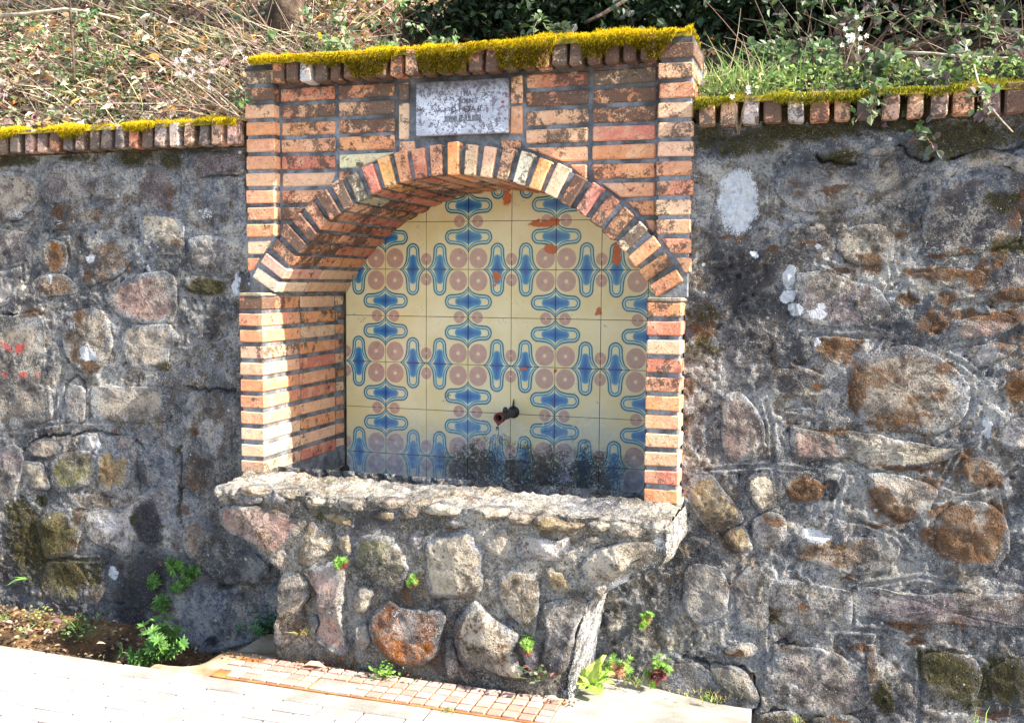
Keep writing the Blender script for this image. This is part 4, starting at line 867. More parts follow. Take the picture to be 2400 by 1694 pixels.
# ================================================================== VEGETATION
def unit(a): return a/np.maximum(1e-9, np.linalg.norm(a, axis=-1, keepdims=True))
def rand_dir(n, zlo=-1, zhi=1): z = rng.uniform(zlo, zhi, n); a = rng.uniform(0, 6.2832, n); r = np.sqrt(np.maximum(0, 1-z*z)); return np.stack([r*np.cos(a), r*np.sin(a), z], 1)
def jitcol(base, n, v=.25): base = np.array(base); c = base[rng.integers(0, len(base), n)]; return np.clip(c*rng.uniform(1-v, 1+v, (n, 1))*rng.uniform(.92, 1.08, (n, 3)), 0, .95)
class Veg:
    def __init__(s): s.V, s.F3, s.F4, s.Cc, s.n = [], [], [], [], 0
    def add(s, V, F3, F4, col):
        s.V.append(V); s.Cc.append(col)
        if len(F3): s.F3.append(F3+s.n)
        if len(F4): s.F4.append(F4+s.n)
        s.n += len(V)
    def leaves(s, P, D, N, L, W, col, fold=.25, curl=.2, round_=1.0):
        n = len(P); D = unit(D); N = unit(N-(N*D).sum(1, keepdims=True)*D); Sd = np.cross(D, N); L = np.broadcast_to(L, n)[:, None]; W = np.broadcast_to(W, n)[:, None]
        def pt(t, w, up): return P+D*L*t+Sd*W*w+N*(W*up*fold-L*curl*t*t)
        vs = [pt(0, 0, 0), pt(.28, .40*round_, 1), pt(.28, -.40*round_, 1), pt(.28, 0, 0), pt(.64, .42, 1), pt(.64, -.42, 1), pt(.64, 0, 0), pt(1, 0, 0)]
        V = np.stack(vs, 1).reshape(-1, 3); b = (np.arange(n)*8)[:, None]
        F3 = np.concatenate([b+np.array([0, 3, 1]), b+np.array([0, 2, 3]), b+np.array([4, 6, 7]), b+np.array([6, 5, 7])]); F4 = np.concatenate([b+np.array([1, 3, 6, 4]), b+np.array([3, 2, 5, 6])])
        s.add(V, F3, F4, np.repeat(col, 8, 0))
    def blades(s, P, D, bend, L, W, col, tipcol=None):
        n = len(P); D = unit(D); Sd = unit(np.cross(D, rand_dir(n))); L = np.broadcast_to(L, n)[:, None]; W = np.broadcast_to(W, n)[:, None]
        m = P+D*L*.55+bend*L*.18; t = P+D*L*.95+bend*L*.6; V = np.stack([P-Sd*W*.5, P+Sd*W*.5, m-Sd*W*.4, m+Sd*W*.4, t], 1).reshape(-1, 3); b = (np.arange(n)*5)[:, None]
        c = np.repeat(col, 5, 0)
        if tipcol is not None: c = c.reshape(n, 5, 3).copy(); c[:, 4] = tipcol; c = c.reshape(-1, 3)
        s.add(V, b+np.array([2, 3, 4]), b+np.array([0, 1, 3, 2]), c)
    def stalk(s, pts, r, col):              # thin three-sided tube
        pts = np.asarray(pts, float); k = len(pts); r = np.broadcast_to(r, k); d = unit(np.gradient(pts, axis=0)); a = unit(np.cross(d, np.array([.31, .2, .93]))); b = np.cross(d, a); V = []
        for i in range(k):
            for j in range(4): V.append(pts[i]+(a[i]*math.cos(j*1.5708)+b[i]*math.sin(j*1.5708))*r[i])
        F = [(i*4+j, i*4+(j+1) % 4, i*4+4+(j+1) % 4, i*4+4+j) for i in range(k-1) for j in range(4)]
        s.add(np.array(V), [], np.array(F), np.tile(np.array(col), (k*4, 1)))
    def build(s, name, mat, parent=None, label=None, cat=None, kind=None, group=None):
        V = np.concatenate(s.V); F = (np.concatenate(s.F3).tolist() if s.F3 else [])+(np.concatenate(s.F4).tolist() if s.F4 else [])
        o = mk(name, V, F, mat); vcol(o, np.concatenate(s.Cc)); tag(o, label, cat, group, kind)
        if parent:
            adopt(o, parent)
            if name in ('foliage', 'petals', 'leaves', 'stem', 'crown'): o['kind'] = 'stuff'
        return o
# --- hillside behind the walls
def hill(x, y):
    x = np.asarray(x, float); y = np.asarray(y, float); mid = sst(-.60, -.38, x)*sst(1.50, 1.30, x); y0 = -.36+.46*mid; sl = .95+(.78-.95)*sst(-.9, .2, x)+(.66-.78)*sst(.9, 1.8, x); d = np.maximum(0, y-y0)
    return 1.985+.05*mid+sl*d+.05*fbm(P3(x, y, 0*x), 2.2, 3, 201)*np.clip(d*4, 0, 1)+.02*fbm(P3(x, y, 0*x), 9, 2, 202)
sheet('hillside', -9, 9, -.40, 7.5, hill, HILL, .09)
LIT = [(.46, .35, .22), (.58, .48, .34), (.34, .20, .11), (.38, .24, .21), (.54, .42, .36), (.22, .11, .06), (.64, .56, .42), (.42, .22, .07), (.24, .13, .13), (.30, .25, .13)]
GRN = [(.085, .135, .045), (.12, .17, .07), (.15, .20, .11), (.07, .11, .05), (.17, .19, .10), (.13, .10, .095)]
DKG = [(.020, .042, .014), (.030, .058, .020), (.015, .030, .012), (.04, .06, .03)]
def hill_n(x, y): e = .03; return unit(np.stack([-(hill(x+e, y)-hill(x-e, y))/(2*e), -(hill(x, y+e)-hill(x, y-e))/(2*e), np.ones_like(x)], 1))
def scatter(n, x0, x1, y0, y1, dens=None):
    x = rng.uniform(x0, x1, n); y = rng.uniform(y0, y1, n)
    if dens is not None: k = rng.uniform(0, 1, n) < dens(x, y); x, y = x[k], y[k]
    return x, y
# dry leaves
v = Veg(); x, y = scatter(7000, -3.6, -.42, -.40, 1.0); N = hill_n(x, y); n = len(x); P = P3(x, y, hill(x, y)+rng.uniform(.0, .05, n)); D = unit(rand_dir(n, -.5, .5)); v.leaves(P, D, unit(N+rand_dir(n)*.75), rng.uniform(.02, .085, n), rng.uniform(.014, .045, n), jitcol(LIT, n, .45), .45, .45)
x, y = scatter(1600, -.5, 3.2, -.40, 1.3); N = hill_n(x, y); n = len(x); P = P3(x, y, hill(x, y)+rng.uniform(.0, .03, n)); v.leaves(P, rand_dir(n, -.5, .5), unit(N+rand_dir(n)*.75), rng.uniform(.02, .05, n), rng.uniform(.014, .03, n), jitcol(LIT, n, .3)*.45, .35, .35)
x, y = scatter(16000, -4.5, 5.0, .8, 4.2); N = hill_n(x, y); n = len(x); v.leaves(P3(x, y, hill(x, y)+rng.uniform(.0, .05, n)), rand_dir(n, -.5, .5), unit(N+rand_dir(n)*.75), rng.uniform(.04, .10, n), rng.uniform(.03, .06, n), jitcol(LIT, n, .4)*.7, .4, .4)
v.build('leaf_litter', DRY, label='dry brown and cream fallen leaves covering the bank', cat='leaves', kind='stuff')
# dry stalks and twigs lying about
v = Veg(); x, y = scatter(9000, -3.6, -.40, -.38, 1.0, lambda x, y: .35+.9*sst(-.15, .3, fbm(P3(x, y, 0*x), 3.3, 2, 231))); n = len(x); P = P3(x, y, hill(x, y)+rng.uniform(0, .03, n)); v.blades(P, rand_dir(n, -.1, .9), rand_dir(n, -1, .4)*.9, rng.uniform(.05, .22, n), rng.uniform(.0018, .0048, n), jitcol([(.56, .47, .30), (.64, .56, .38), (.40, .29, .18), (.48, .36, .27), (.50, .48, .26)], n))
for k in range(620):
    x0 = rng.uniform(-3.3, -.40); y0 = rng.uniform(-.38, .9); 
    if k < 150: x0 = rng.normal(-.72, .22); y0 = rng.uniform(-.35, .35)
    p = np.array([x0, y0, float(hill(x0, y0))+rng.uniform(0, .06)]); d = rand_dir(1, -.15, .65)[0]; L_ = rng.uniform(.10, .55); cv = rand_dir(1)[0]*rng.uniform(.05, .3); t = np.linspace(0, 1, 6)[:, None]
    pts = p+d*L_*t+cv*L_*t*t; pts[:, 2] = np.maximum(pts[:, 2], hill(pts[:, 0], pts[:, 1])+.004)
    pts[:, 1] = np.maximum(pts[:, 1], -.5); v.stalk(pts, np.linspace(rng.uniform(.0018, .004), .0008, 6), jitcol([(.30, .22, .16), (.42, .33, .25), (.16, .10, .075), (.22, .13, .11), (.50, .43, .34)], 1)[0])
for k in range(400):
    if k < 200: x0 = rng.uniform(1.3, 2.9); y0 = rng.uniform(-.5, .3); zb = max(2.05, float(hill(x0, y0)))
    else: x0 = rng.normal(-.68, .15); y0 = rng.uniform(-.36, .30); zb = float(hill(x0, y0))
    d = rand_dir(1, -.1, .9)[0]; d[1] -= .3; L_ = rng.uniform(.12, .5); cv = rand_dir(1)[0]*.25; t = np.linspace(0, 1, 6)[:, None]; pts = np.array([x0, y0, zb+.01])+d*L_*t+cv*L_*t*t; pts[:, 1] = np.maximum(pts[:, 1], -.60); pts[:, 2] = np.maximum(pts[:, 2], np.where(pts[:, 1] > -.36, hill(pts[:, 0], pts[:, 1]), 2.06)+.004)
    v.stalk(pts, np.linspace(rng.uniform(.0015, .0035), .0008, 6), jitcol([(.30, .22, .16), (.46, .38, .28), (.13, .085, .065), (.22, .13, .11)], 1)[0])
v.build('dry_twigs', DRY, label='tangle of thin dry twigs and straw on the bank', cat='twigs', kind='stuff')
# low green cover and grass on the left bank
v = Veg(); patch = lambda x, y: .16+.95*sst(.0, .30, fbm(P3(x, y, 0*x), 2.6, 3, 211))
x, y = scatter(14000, -3.6, -.42, -.38, 1.0, patch); n = len(x); P = P3(x, y, hill(x, y)+rng.uniform(.01, .07, n)); v.leaves(P, rand_dir(n, -.3, .6), unit(rand_dir(n, .2, 1)+np.array([.3, -.3, .4])), rng.uniform(.018, .042, n), rng.uniform(.012, .028, n), jitcol(GRN, n, .3), .2, .15)
x, y = scatter(9000, -2.6, -.42, -.36, .8, lambda x, y: sst(.12, .40, fbm(P3(x, y, 0*x), 3.1, 2, 223))); n = len(x); P = P3(x, y, hill(x, y)); v.blades(P, rand_dir(n, .5, 1), rand_dir(n, -1, .2)*.8, rng.uniform(.05, .15, n), rng.uniform(.002, .004, n), jitcol([(.20, .30, .05), (.26, .36, .08), (.15, .24, .05), (.36, .38, .14)], n))
x, y = scatter(15000, -4.5, 5.0, .8, 4.2, lambda x, y: .25+.9*sst(-.1, .3, fbm(P3(x, y, 0*x), 1.6, 3, 241))); n = len(x); v.leaves(P3(x, y, hill(x, y)+rng.uniform(.02, .10, n)), rand_dir(n, -.3, .6), rand_dir(n, .2, 1), rng.uniform(.04, .08, n), rng.uniform(.03, .05, n), jitcol(GRN, n, .3), .2, .15)
v.build('ground_cover', LEAF, label='low green leaves and grass growing through the dry litter', cat='ground cover', kind='stuff')

# --- shrubs and brambles: each a thing with stems and leaves
def bramble(name, label, root, nst, reach, dirv, leafL, cols, stemcol, spread=.5, seed=0, droop=.5, dens=26, group=None, rad=.004, dark=False):
    lr = np.random.default_rng(seed); e = empty(name, tuple(root), label, 'shrub', group); sv, lv = Veg(), Veg(); root = np.array(root, float)
    for k in range(nst):
        d = unit(np.array(dirv)+lr.normal(0, spread, 3)); L_ = reach*lr.uniform(.55, 1.15); t = np.linspace(0, 1, 9)[:, None]; b = root+lr.normal(0, .05, 3)*np.array([1, 1, .3])
        pts = b+d*L_*t+np.array([0, 0, -droop])*L_*t**2.2+lr.normal(0, .012, (9, 3)); g = hill(pts[:, 0], pts[:, 1]); inside = (pts[:, 1] > -.36) & (pts[:, 2] < g+.01); pts[:, 2] = np.where(inside, g+.01, pts[:, 2])
        sv.stalk(pts, np.linspace(rad, rad*.3, 9), jitcol([stemcol], 1)[0])
        m = max(4, int(dens*L_)); tt = lr.uniform(.12, 1, m); bp = np.stack([np.interp(tt, t[:, 0], pts[:, j]) for j in range(3)], 1)
        q = 3; bp = np.repeat(bp+lr.normal(0, .012, (m, 3)), q, 0); base = np.repeat(unit(lr.normal(0, 1, (m, 3))+np.array([0, -.35, .25])), q, 0); D = unit(base+lr.normal(0, .75, (m*q, 3))); c = np.repeat(jitcol(cols, m, .28), q, 0)
        lv.leaves(bp+D*.008, D, unit(lr.normal(0, .6, (m*q, 3))+np.array([.35, -.35, .9])), lr.uniform(.6, 1.2, m*q)*leafL, lr.uniform(.55, .8, m*q)*leafL, c, .18, .18)
    so_ = sv.build('stem', DRY, e); lo = lv.build('foliage', LEAF, e); return e
GG = [(.12, .20, .07), (.16, .24, .10), (.21, .27, .14), (.09, .14, .05), (.14, .20, .09)]; MV = [(.15, .16, .11), (.17, .13, .13), (.12, .16, .08), (.22, .22, .17), (.13, .08, .09)]
def H(x, y, dz=0.): return (x, y, float(hill(x, y))+dz)
bramble('bramble', 'bramble with grey-green leaves standing behind the left half of the fountain top', H(-.12, .05), 18, .85, (-.05, -.30, .8), .038, GG, (.20, .13, .10), .55, 31, .25, 24)
bramble('bramble', 'sparse bramble spray with pale leaves above the middle of the fountain top', H(.42, .10), 12, .85, (.05, -.25, .8), .036, GG, (.18, .12, .10), .6, 32, .3, 20)
bramble('bramble', 'dark leafed bramble behind the right end of the fountain top', H(1.0, .18), 14, .85, (0, -.1, .8), .04, [(.05, .08, .035), (.07, .10, .05), (.09, .10, .08)], (.13, .09, .07), .6, 33, .3, 22)
bramble('bramble', 'trailing bramble with mauve grey leaves hanging over the right coping', (1.86, -.46, 2.06), 15, .34, (.0, -.55, .45), .036, MV+GG, (.30, .16, .12), .6, 34, .55, 60)
bramble('bramble', 'bramble with mixed green and purple leaves at the far end of the right coping', (2.22, -.36, 2.06), 20, .40, (0, -.2, .7), .036, MV+GG, (.26, .15, .11), .7, 35, .5, 50)
bramble('bramble', 'leafy green bramble growing beside the white flowers on the right wall', (1.62, -.36, 2.06), 18, .36, (.1, -.1, .8), .036, GG, (.24, .15, .10), .6, 36, .4, 50)
bramble('bramble', 'tall bramble with upright stems on the slope above the right wall', H(1.75, .05), 14, .7, (.05, -.1, .9), .036, GG+MV, (.20, .13, .10), .5, 37, .2, 24)
bramble('bramble', 'tall bramble under the pale fallen branch on the right slope', H(2.25, .15), 14, .65, (.05, -.1, .9), .036, GG+MV, (.20, .13, .10), .5, 38, .25, 24)
bramble('bramble', 'low bramble with dull leaves creeping on the left leafy bank', H(-1.9, .1), 14, .5, (.1, -.3, .4), .03, GG, (.25, .16, .12), .8, 39, .3, 30)
bramble('bramble', 'low bramble with dark purple shoots on the left leafy bank', H(-2.5, -.05), 12, .4, (.1, -.3, .4), .03, MV, (.20, .10, .11), .8, 40, .3, 30)
def thicket(name, label, c, r, n, cols, seed, leafL=.05):
    lr = np.random.default_rng(seed); e = empty(name, (c[0], c[1], float(hill(c[0], c[1]))), label, 'bush'); sv, lv = Veg(), Veg(); cl = lr.normal(0, .42, (46, 3))*np.array(r)+np.array(c); root = np.array([c[0], c[1], float(hill(c[0], c[1]))])
    for q in cl[:26]:
        t = np.linspace(0, 1, 6)[:, None]; sv.stalk(root+(q-root)*t+lr.normal(0, .03, (6, 3)), np.linspace(.012, .003, 6), (.05, .035, .025))
    i = lr.integers(0, len(cl), n); P = cl[i]+lr.normal(0, 1, (n, 3))*np.array(r)*.16; ok = P[:, 2] > hill(P[:, 0], P[:, 1])-.05; P = P[ok]; n = len(P)
    lv.leaves(P, unit(lr.normal(0, 1, (n, 3))), unit(lr.normal(0, .6, (n, 3))+np.array([.3, -.2, .8])), lr.uniform(.6, 1.2, n)*leafL, lr.uniform(.5, .75, n)*leafL, jitcol(cols, n, .3), .2, .15)
    sv.build('stem', BARK, e); lv.build('foliage', LEAF, e); return e
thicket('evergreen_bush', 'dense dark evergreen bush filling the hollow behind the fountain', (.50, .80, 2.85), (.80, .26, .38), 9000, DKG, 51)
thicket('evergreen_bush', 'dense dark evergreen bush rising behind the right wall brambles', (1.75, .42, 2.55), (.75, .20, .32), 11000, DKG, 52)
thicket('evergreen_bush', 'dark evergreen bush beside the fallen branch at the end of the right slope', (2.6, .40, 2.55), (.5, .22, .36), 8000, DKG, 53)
# --- tree at the left: trunk base with roots; its crown is above the picture
def tree():
    b = H(-.92, .34, -.05); e = empty('tree', b, 'dark tree trunk with twiggy base on the bank left of the fountain', 'tree'); r_ = np.random.default_rng(4); pts = [(b[0], b[1], b[2]), (b[0]+.03, b[1], b[2]+.15), (b[0]+.09, b[1]+.03, b[2]+.5), (b[0]+.16, b[1]+.06, b[2]+1.2), (b[0]+.22, b[1]+.10, b[2]+2.2)]
    tube('trunk', pts, [.12, .085, .072, .062, .045], BARK, e, 14)
    for k in range(5):
        a = r_.uniform(3.3, 6.1); L_ = r_.uniform(.15, .3); q = [(b[0]+math.cos(a)*L_*t, b[1]+math.sin(a)*L_*t, b[2]+.10*(1-t)+float(hill(b[0]+math.cos(a)*L_*t, b[1]+math.sin(a)*L_*t))-b[2]-.03) for t in np.linspace(0, 1, 5)]; tube('root', q, [.04, .032, .025, .017, .008], BARK, e, 8)
    lv = Veg(); tips = []
    for k in range(7):
        z0 = r_.uniform(1.1, 2.1); a = r_.uniform(0, 6.28); L_ = r_.uniform(.5, .9); p0 = np.array([b[0]+.16+.06*(z0-1.2), b[1]+.08, b[2]+z0]); q = [tuple(p0+np.array([math.cos(a)*L_*t, abs(math.sin(a))*L_*t, L_*.6*t])) for t in np.linspace(0, 1, 5)]; tube('limb', q, [.028, .022, .016, .01, .005], BARK, e, 7); tips.append(q[-1]); tips.append(q[3])
    tp = np.array(tips)[r_.integers(0, len(tips), 2600)]+r_.normal(0, .17, (2600, 3)); lv.leaves(tp, unit(r_.normal(0, 1, (2600, 3))), unit(r_.normal(0, .6, (2600, 3))+[0, 0, .8]), r_.uniform(.03, .06, 2600), r_.uniform(.02, .04, 2600), jitcol(GG, 2600), .2, .15); lv.build('crown', LEAF, e)
tree()
def branch(label, pts, r0, r1, mat=TWIG): return tag(tube('fallen_branch', pts, list(np.linspace(r0, r1, len(pts))), mat, None, 9), label, 'branch')
p = lambda px, py, Y: tuple(at(px, py, Y))
branch('pale peeled branch sloping down above the right wall', [p(2120, -30, .35), p(2150, 20, .33), p(2190, 50, .32), p(2240, 62, .30), p(2300, 64, .30), p(2420, 78, .28)], .016, .012)
branch('thin brown bramble cane lying level over the right coping', [p(2090, 122, -.42), p(2180, 126, -.44), p(2260, 134, -.46), p(2420, 140, -.48)], .005, .006)
branch('bare curved stem hanging down in front of the right coping', [p(2282, 150, -.60), p(2292, 190, -.69), p(2320, 250, -.715), p(2350, 285, -.70), p(2374, 310, -.69)], .0032, .002)
branch('grey fallen branch lying across the top of the leafy left bank', [p(-20, 38, .25), p(60, 34, .26), p(150, 22, .28), p(220, 30, .28), p(280, 44, .27)], .012, .006)
branch('dark thin upright stick standing in the leafy left bank', [p(174, 190, -.20), p(172, 120, -.16), p(166, 50, -.12), p(163, -30, -.08)], .007, .005, BARK)
branch('dark leaning dead branch behind the fountain moss', [p(1370, 55, .10), p(1410, 35, .14), p(1460, 5, .2), p(1500, -30, .25)], .008, .010, BARK)
# --- tall grass and herbs beside the right pillar; white flowers
v = Veg(); n = 420; bx = rng.normal(1.40, .07, n); by = rng.uniform(-.58, -.28, n); P = P3(bx, by, 2.045+0*bx); hgt = rng.uniform(.06, .26, n); v.blades(P, rand_dir(n, .6, 1)+np.array([0, -.1, .3]), rand_dir(n, -.8, .3)*.7, hgt, rng.uniform(.003, .0065, n), jitcol([(.20, .33, .07), (.28, .40, .12), (.16, .26, .06), (.40, .42, .20), (.45, .36, .22)], n))
v.build('grass_tuft', LEAF, label='tall bright grass tuft growing against the top of the right pillar', cat='grass')
v = Veg(); n = 2300; bx = rng.uniform(1.27, 2.8, n); by = rng.uniform(-.64, -.36, n); z = 2.04+rng.uniform(0, .09, n)+.06*sst(-.6, -.4, by); v.leaves(P3(bx, by, z), rand_dir(n, -.2, .8), rand_dir(n, .2, 1), rng.uniform(.012, .028, n), rng.uniform(.010, .02, n), jitcol([(.20, .30, .06), (.14, .22, .06), (.27, .34, .10), (.11, .17, .06)], n), .2, .1)
n = 500; bx = rng.uniform(1.27, 2.8, n); by = rng.uniform(-.62, -.36, n); v.blades(P3(bx, by, 2.05+0*bx), rand_dir(n, .3, 1), rand_dir(n)*.5, rng.uniform(.03, .10, n), rng.uniform(.002, .004, n), jitcol([(.25, .34, .09), (.4, .36, .2)], n)); v.build('ground_cover', LEAF, label='small bright green herbs growing along the right coping', cat='ground cover', kind='stuff')
def flowers(label, c, n, sp, seed, col=(.80, .78, .70), r=.010):
    lr = np.random.default_rng(seed); e = empty('wildflower', c, label, 'flower'); sv, fv = Veg(), Veg()
    for k in range(n):
        q = np.array(c)+lr.normal(0, 1, 3)*np.array(sp); b = np.array(c)+np.array([0, .02, -.12]); t = np.linspace(0, 1, 5)[:, None]; sv.stalk(b+(q-b)*t+lr.normal(0, .003, (5, 3)), .0012, (.22, .16, .10)); a = np.arange(5)*1.2566+lr.uniform(0, 1); D = np.stack([np.cos(a), -.3+0*a, np.sin(a)], 1); fv.leaves(np.repeat(q[None], 5, 0), D, np.tile(np.array([[.2, -1, .3]]), (5, 1)), r, r*.8, jitcol([col], 5, .1), .1, .0)
    sv.build('stem', DRY, e); fv.build('petals', LEAF, e)
flowers('white flower cluster above the bramble on the right coping', p(1995, 90, -.50), 16, (.035, .02, .025), 61); flowers('small white flowers hanging at the pillar end of the right coping', p(1732, 225, -.68), 6, (.02, .01, .012), 62)
flowers('pale pink white flower heads on the leafy left bank beside the fountain', p(455, 165, -.30), 26, (.06, .03, .045), 63, (.78, .70, .68), .012); flowers('tiny yellow flower on a thin stalk behind the fountain moss', p(753, 78, -.25), 2, (.006, .006, .012), 64, (.85, .60, .02), .011)

# --- moss
def moss(label, pts_fn, n, seed, col, tip, L=(.010, .022), mat_fn=None):
    global rng
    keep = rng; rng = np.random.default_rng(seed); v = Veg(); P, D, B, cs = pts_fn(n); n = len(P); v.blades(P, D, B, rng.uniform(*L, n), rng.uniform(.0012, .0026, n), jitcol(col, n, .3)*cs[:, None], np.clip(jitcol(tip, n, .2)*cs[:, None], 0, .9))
    if mat_fn: mat_fn(v)
    rng = keep; return v.build('moss', MOSS, label=label, cat='moss', kind='stuff')
YG = [(.54, .39, .010), (.62, .42, .010), (.40, .33, .015), (.66, .42, .008)]; YT = [(.92, .66, .02), (.95, .68, .02), (.80, .64, .03)]
OL = [(.10, .085, .012), (.14, .11, .014), (.07, .065, .012), (.17, .12, .012)]
def mat_strip(x0, x1, yf, yb, ztop, thick, seed, edge=.5):
    def f(v):
        nu, nv = int((x1-x0)/.012), 16; x, k = np.meshgrid(np.linspace(x0, x1, nu), np.linspace(0, 1, nv)); p0 = P3(x, 0*x, 0*x); th = thick*np.clip(edge+1.6*fbm(p0, 6, 3, seed)+.5*fbm(p0, 25, 2, seed+8), -.5, 1.7); y = yf+(yb-yf)*k; z = ztop+th*np.sqrt(np.clip(1-(2*np.clip(k, 0, 1)-1)**6, 0, 1))+.004*fbm(P3(x, y, 0*x), 40, 2, seed+3); z = np.where(k <= 0, ztop-.016, z)
        V = P3(x, y, z).reshape(-1, 3); v.add(V, [], gridfaces(nu, nv), jitcol(OL, len(V), .3)*1.9)
    return f
def top_moss(x0, x1, yf, yb, ztop, thick, seed, hang, hangfn, z_hang, edge=.75):
    def f(n):
        a = int(n*.55); x = rng.uniform(x0, x1, a); k = rng.uniform(0, 1, a)**1.4; y = yf+(yb-yf)*k; q0 = P3(x, 0*x, 0*x); th = thick*np.clip(edge+1.6*fbm(q0, 6, 3, seed)+.5*fbm(q0, 25, 2, seed+8)+.7*fbm(P3(x, y, 0*x), 38, 2, seed+9), -.5, 2.0); z = ztop+th*np.sqrt(np.clip(1-(2*k-1)**6, 0, 1)); P = P3(x, y, z-.004); D = unit(rand_dir(a, -.1, 1)+np.array([.1, -.25, .35])); B = rand_dir(a)*.5+np.array([0, -.2, .1]); cs = np.clip(.92+.75*fbm(P3(x, y, 0*x), 11, 3, seed+4), .35, 1.1); ok = th > .001; P, D, B, cs = P[ok], D[ok], B[ok], cs[ok]
        b = n-a; x2 = rng.uniform(x0, x1, b); hl = hang*np.clip(hangfn(x2), 0, 1); k2 = rng.uniform(0, 1, b)**.8; z2 = ztop+.012-k2*hl; P2 = P3(x2, yf-.004-rng.uniform(0, .010, b), z2); D2 = unit(rand_dir(b, -.9, .1)+np.array([0, -.7, -.5])); B2 = np.tile(np.array([[0, -.1, -.6]]), (b, 1))+rand_dir(b)*.8; keep = hl > .008
        return np.concatenate([P, P2[keep]]), np.concatenate([D, D2[keep]]), np.concatenate([B, B2[keep]]), np.concatenate([cs, (.95*(1-.80*np.clip(k2*hl/.045, 0, 1)))[keep]])  # hanging blades darken downwards: shade on the front put into the colour
    return f
hf = lambda x: .18+.9*sst(-.35, .15, x)*(.55+1.5*fbm(P3(x, 0*x, 0*x), 10, 3, 301))
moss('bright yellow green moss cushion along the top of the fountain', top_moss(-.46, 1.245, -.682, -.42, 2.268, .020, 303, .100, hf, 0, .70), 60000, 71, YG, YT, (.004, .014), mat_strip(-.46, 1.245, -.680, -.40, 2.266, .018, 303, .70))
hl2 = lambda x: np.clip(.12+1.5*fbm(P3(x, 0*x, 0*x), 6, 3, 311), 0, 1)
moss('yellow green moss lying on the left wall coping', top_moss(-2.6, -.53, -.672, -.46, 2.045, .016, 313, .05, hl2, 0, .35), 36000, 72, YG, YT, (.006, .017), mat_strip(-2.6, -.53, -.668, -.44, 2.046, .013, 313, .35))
hl3 = lambda x: np.clip(.30+1.4*fbm(P3(x, 0*x, 0*x), 5, 3, 321)+.5*sst(1.6, 1.3, x), 0, 1)
moss('patchy green moss lying on the right wall coping', top_moss(1.262, 2.75, -.668, -.46, 2.035, .022, 323, .045, hl3, 0, .45), 24000, 73, [(.30, .28, .02), (.36, .31, .02), (.20, .22, .02)], [(.62, .56, .05), (.7, .56, .04)], (.006, .018), mat_strip(1.262, 2.75, -.664, -.44, 2.040, .016, 323, .45))

# --- small plants at the foot and in the joints
def whorl(name, label, cat, c, nst, ht, L, W, cols, seed, lean=(0, -.3, 1), spread=.45, per=7, basecol=None, group=None):
    if basecol is not None: nst, per, W, ht = int(nst*1.4), per+3, W*.62, ht*1.1
    lr = np.random.default_rng(seed); e = empty(name, tuple(c), label, cat, group); sv, lv = Veg(), Veg(); c = np.array(c, float)
    for k in range(nst):
        d = unit(np.array(lean)+lr.normal(0, spread, 3)); h = ht*lr.uniform(.5, 1.1); tip = c+d*h; sv.stalk(np.stack([c, c+d*h*.5, tip]), [.0022, .0018, .0012], (.20, .24, .08) if basecol is None else tuple(basecol))
        for lev, q in enumerate(np.linspace(.35, 1, 4)):
            a = np.arange(per)*6.2832/per+lr.uniform(0, 6); u = unit(np.cross(d, np.array([.3, .5, .8]))); w_ = np.cross(d, u); D = u*np.cos(a)[:, None]+w_*np.sin(a)[:, None]+d*(.25+.5*q)
            base = jitcol(cols, per, .25) if (basecol is None or lev > 1) else jitcol([basecol], per, .25)
            lv.leaves(np.repeat((c+d*h*q)[None], per, 0), D, np.repeat(d[None], per, 0)+lr.normal(0, .2, (per, 3)), L*lr.uniform(.7, 1.15, per), W, base, .2, .2)
    sv.build('stem', LEAF, e); lv.build('leaves', LEAF, e); return e
SG = [(.07, .16, .035), (.10, .22, .05), (.14, .27, .06)]; BG = [(.17, .33, .05), (.24, .42, .07), (.12, .26, .04)]; RD = (.26, .08, .075)
W_ = lambda k, x, y, Y: tuple(at(*zp(k, x, y), Y))
whorl('spurge', 'large leafy green spurge clump at the foot of the left wall beside the pad', 'plant', W_('I', 1240, 1130, -.90), 20, .15, .036, .013, SG, 81, (0, -.25, 1), .55, 8)
for k, (x, y, r_, t_) in enumerate(((1375, 400, .045, 'topmost of the spurge tufts rooted in the left wall'), (1490, 450, .04, 'spurge tuft in the left wall growing nearest the basin corbel'), (1390, 560, .045, 'spurge tuft just above the smooth blue grey boulder'), (1270, 690, .05, 'lowest of the spurge tufts rooted in the left wall'), (1200, 530, .03, 'smallest spurge tuft on the dark part of the left wall'))):
    whorl('spurge', t_, 'plant', W_('I', x, y, -.61), 6, r_, .030, .010, SG, 90+k, (0, -.9, .3), .5, 7, None, 'spurge tufts in the left wall')
whorl('spurge', 'dark green spurge in the corner between boulder and basin foot', 'plant', W_('I', 2040, 950, -.80), 8, .10, .026, .009, [(.04, .11, .05), (.06, .14, .06)], 97, (0, -.2, 1), .35, 7)
whorl('stonecrop', 'green stonecrop with red base in the joint above the tall pinkish basin stone', 'plant', W_('G', 1170, 860, -.975), 7, .035, .020, .006, BG, 101, (0, -.6, .8), .5, 8, RD)
whorl('stonecrop', 'red stemmed stonecrop row beside the big speckled basin stone', 'plant', W_('G', 1760, 980, -.972), 8, .028, .016, .005, BG, 102, (0, -.6, .7), .8, 7, (.22, .06, .08))
whorl('stonecrop', 'stonecrop growing up the joint right of the white pointed basin stone', 'plant', W_('H', 700, 1380, -.97), 9, .065, .018, .006, BG, 103, (0, -.3, 1), .5, 8, RD)
whorl('stonecrop', 'stonecrop with orange base rooted in the right wall beside the basin', 'plant', W_('H', 1680, 1130, -.62), 6, .045, .018, .006, BG, 104, (0, -.6, .8), .45, 8, (.45, .18, .08))
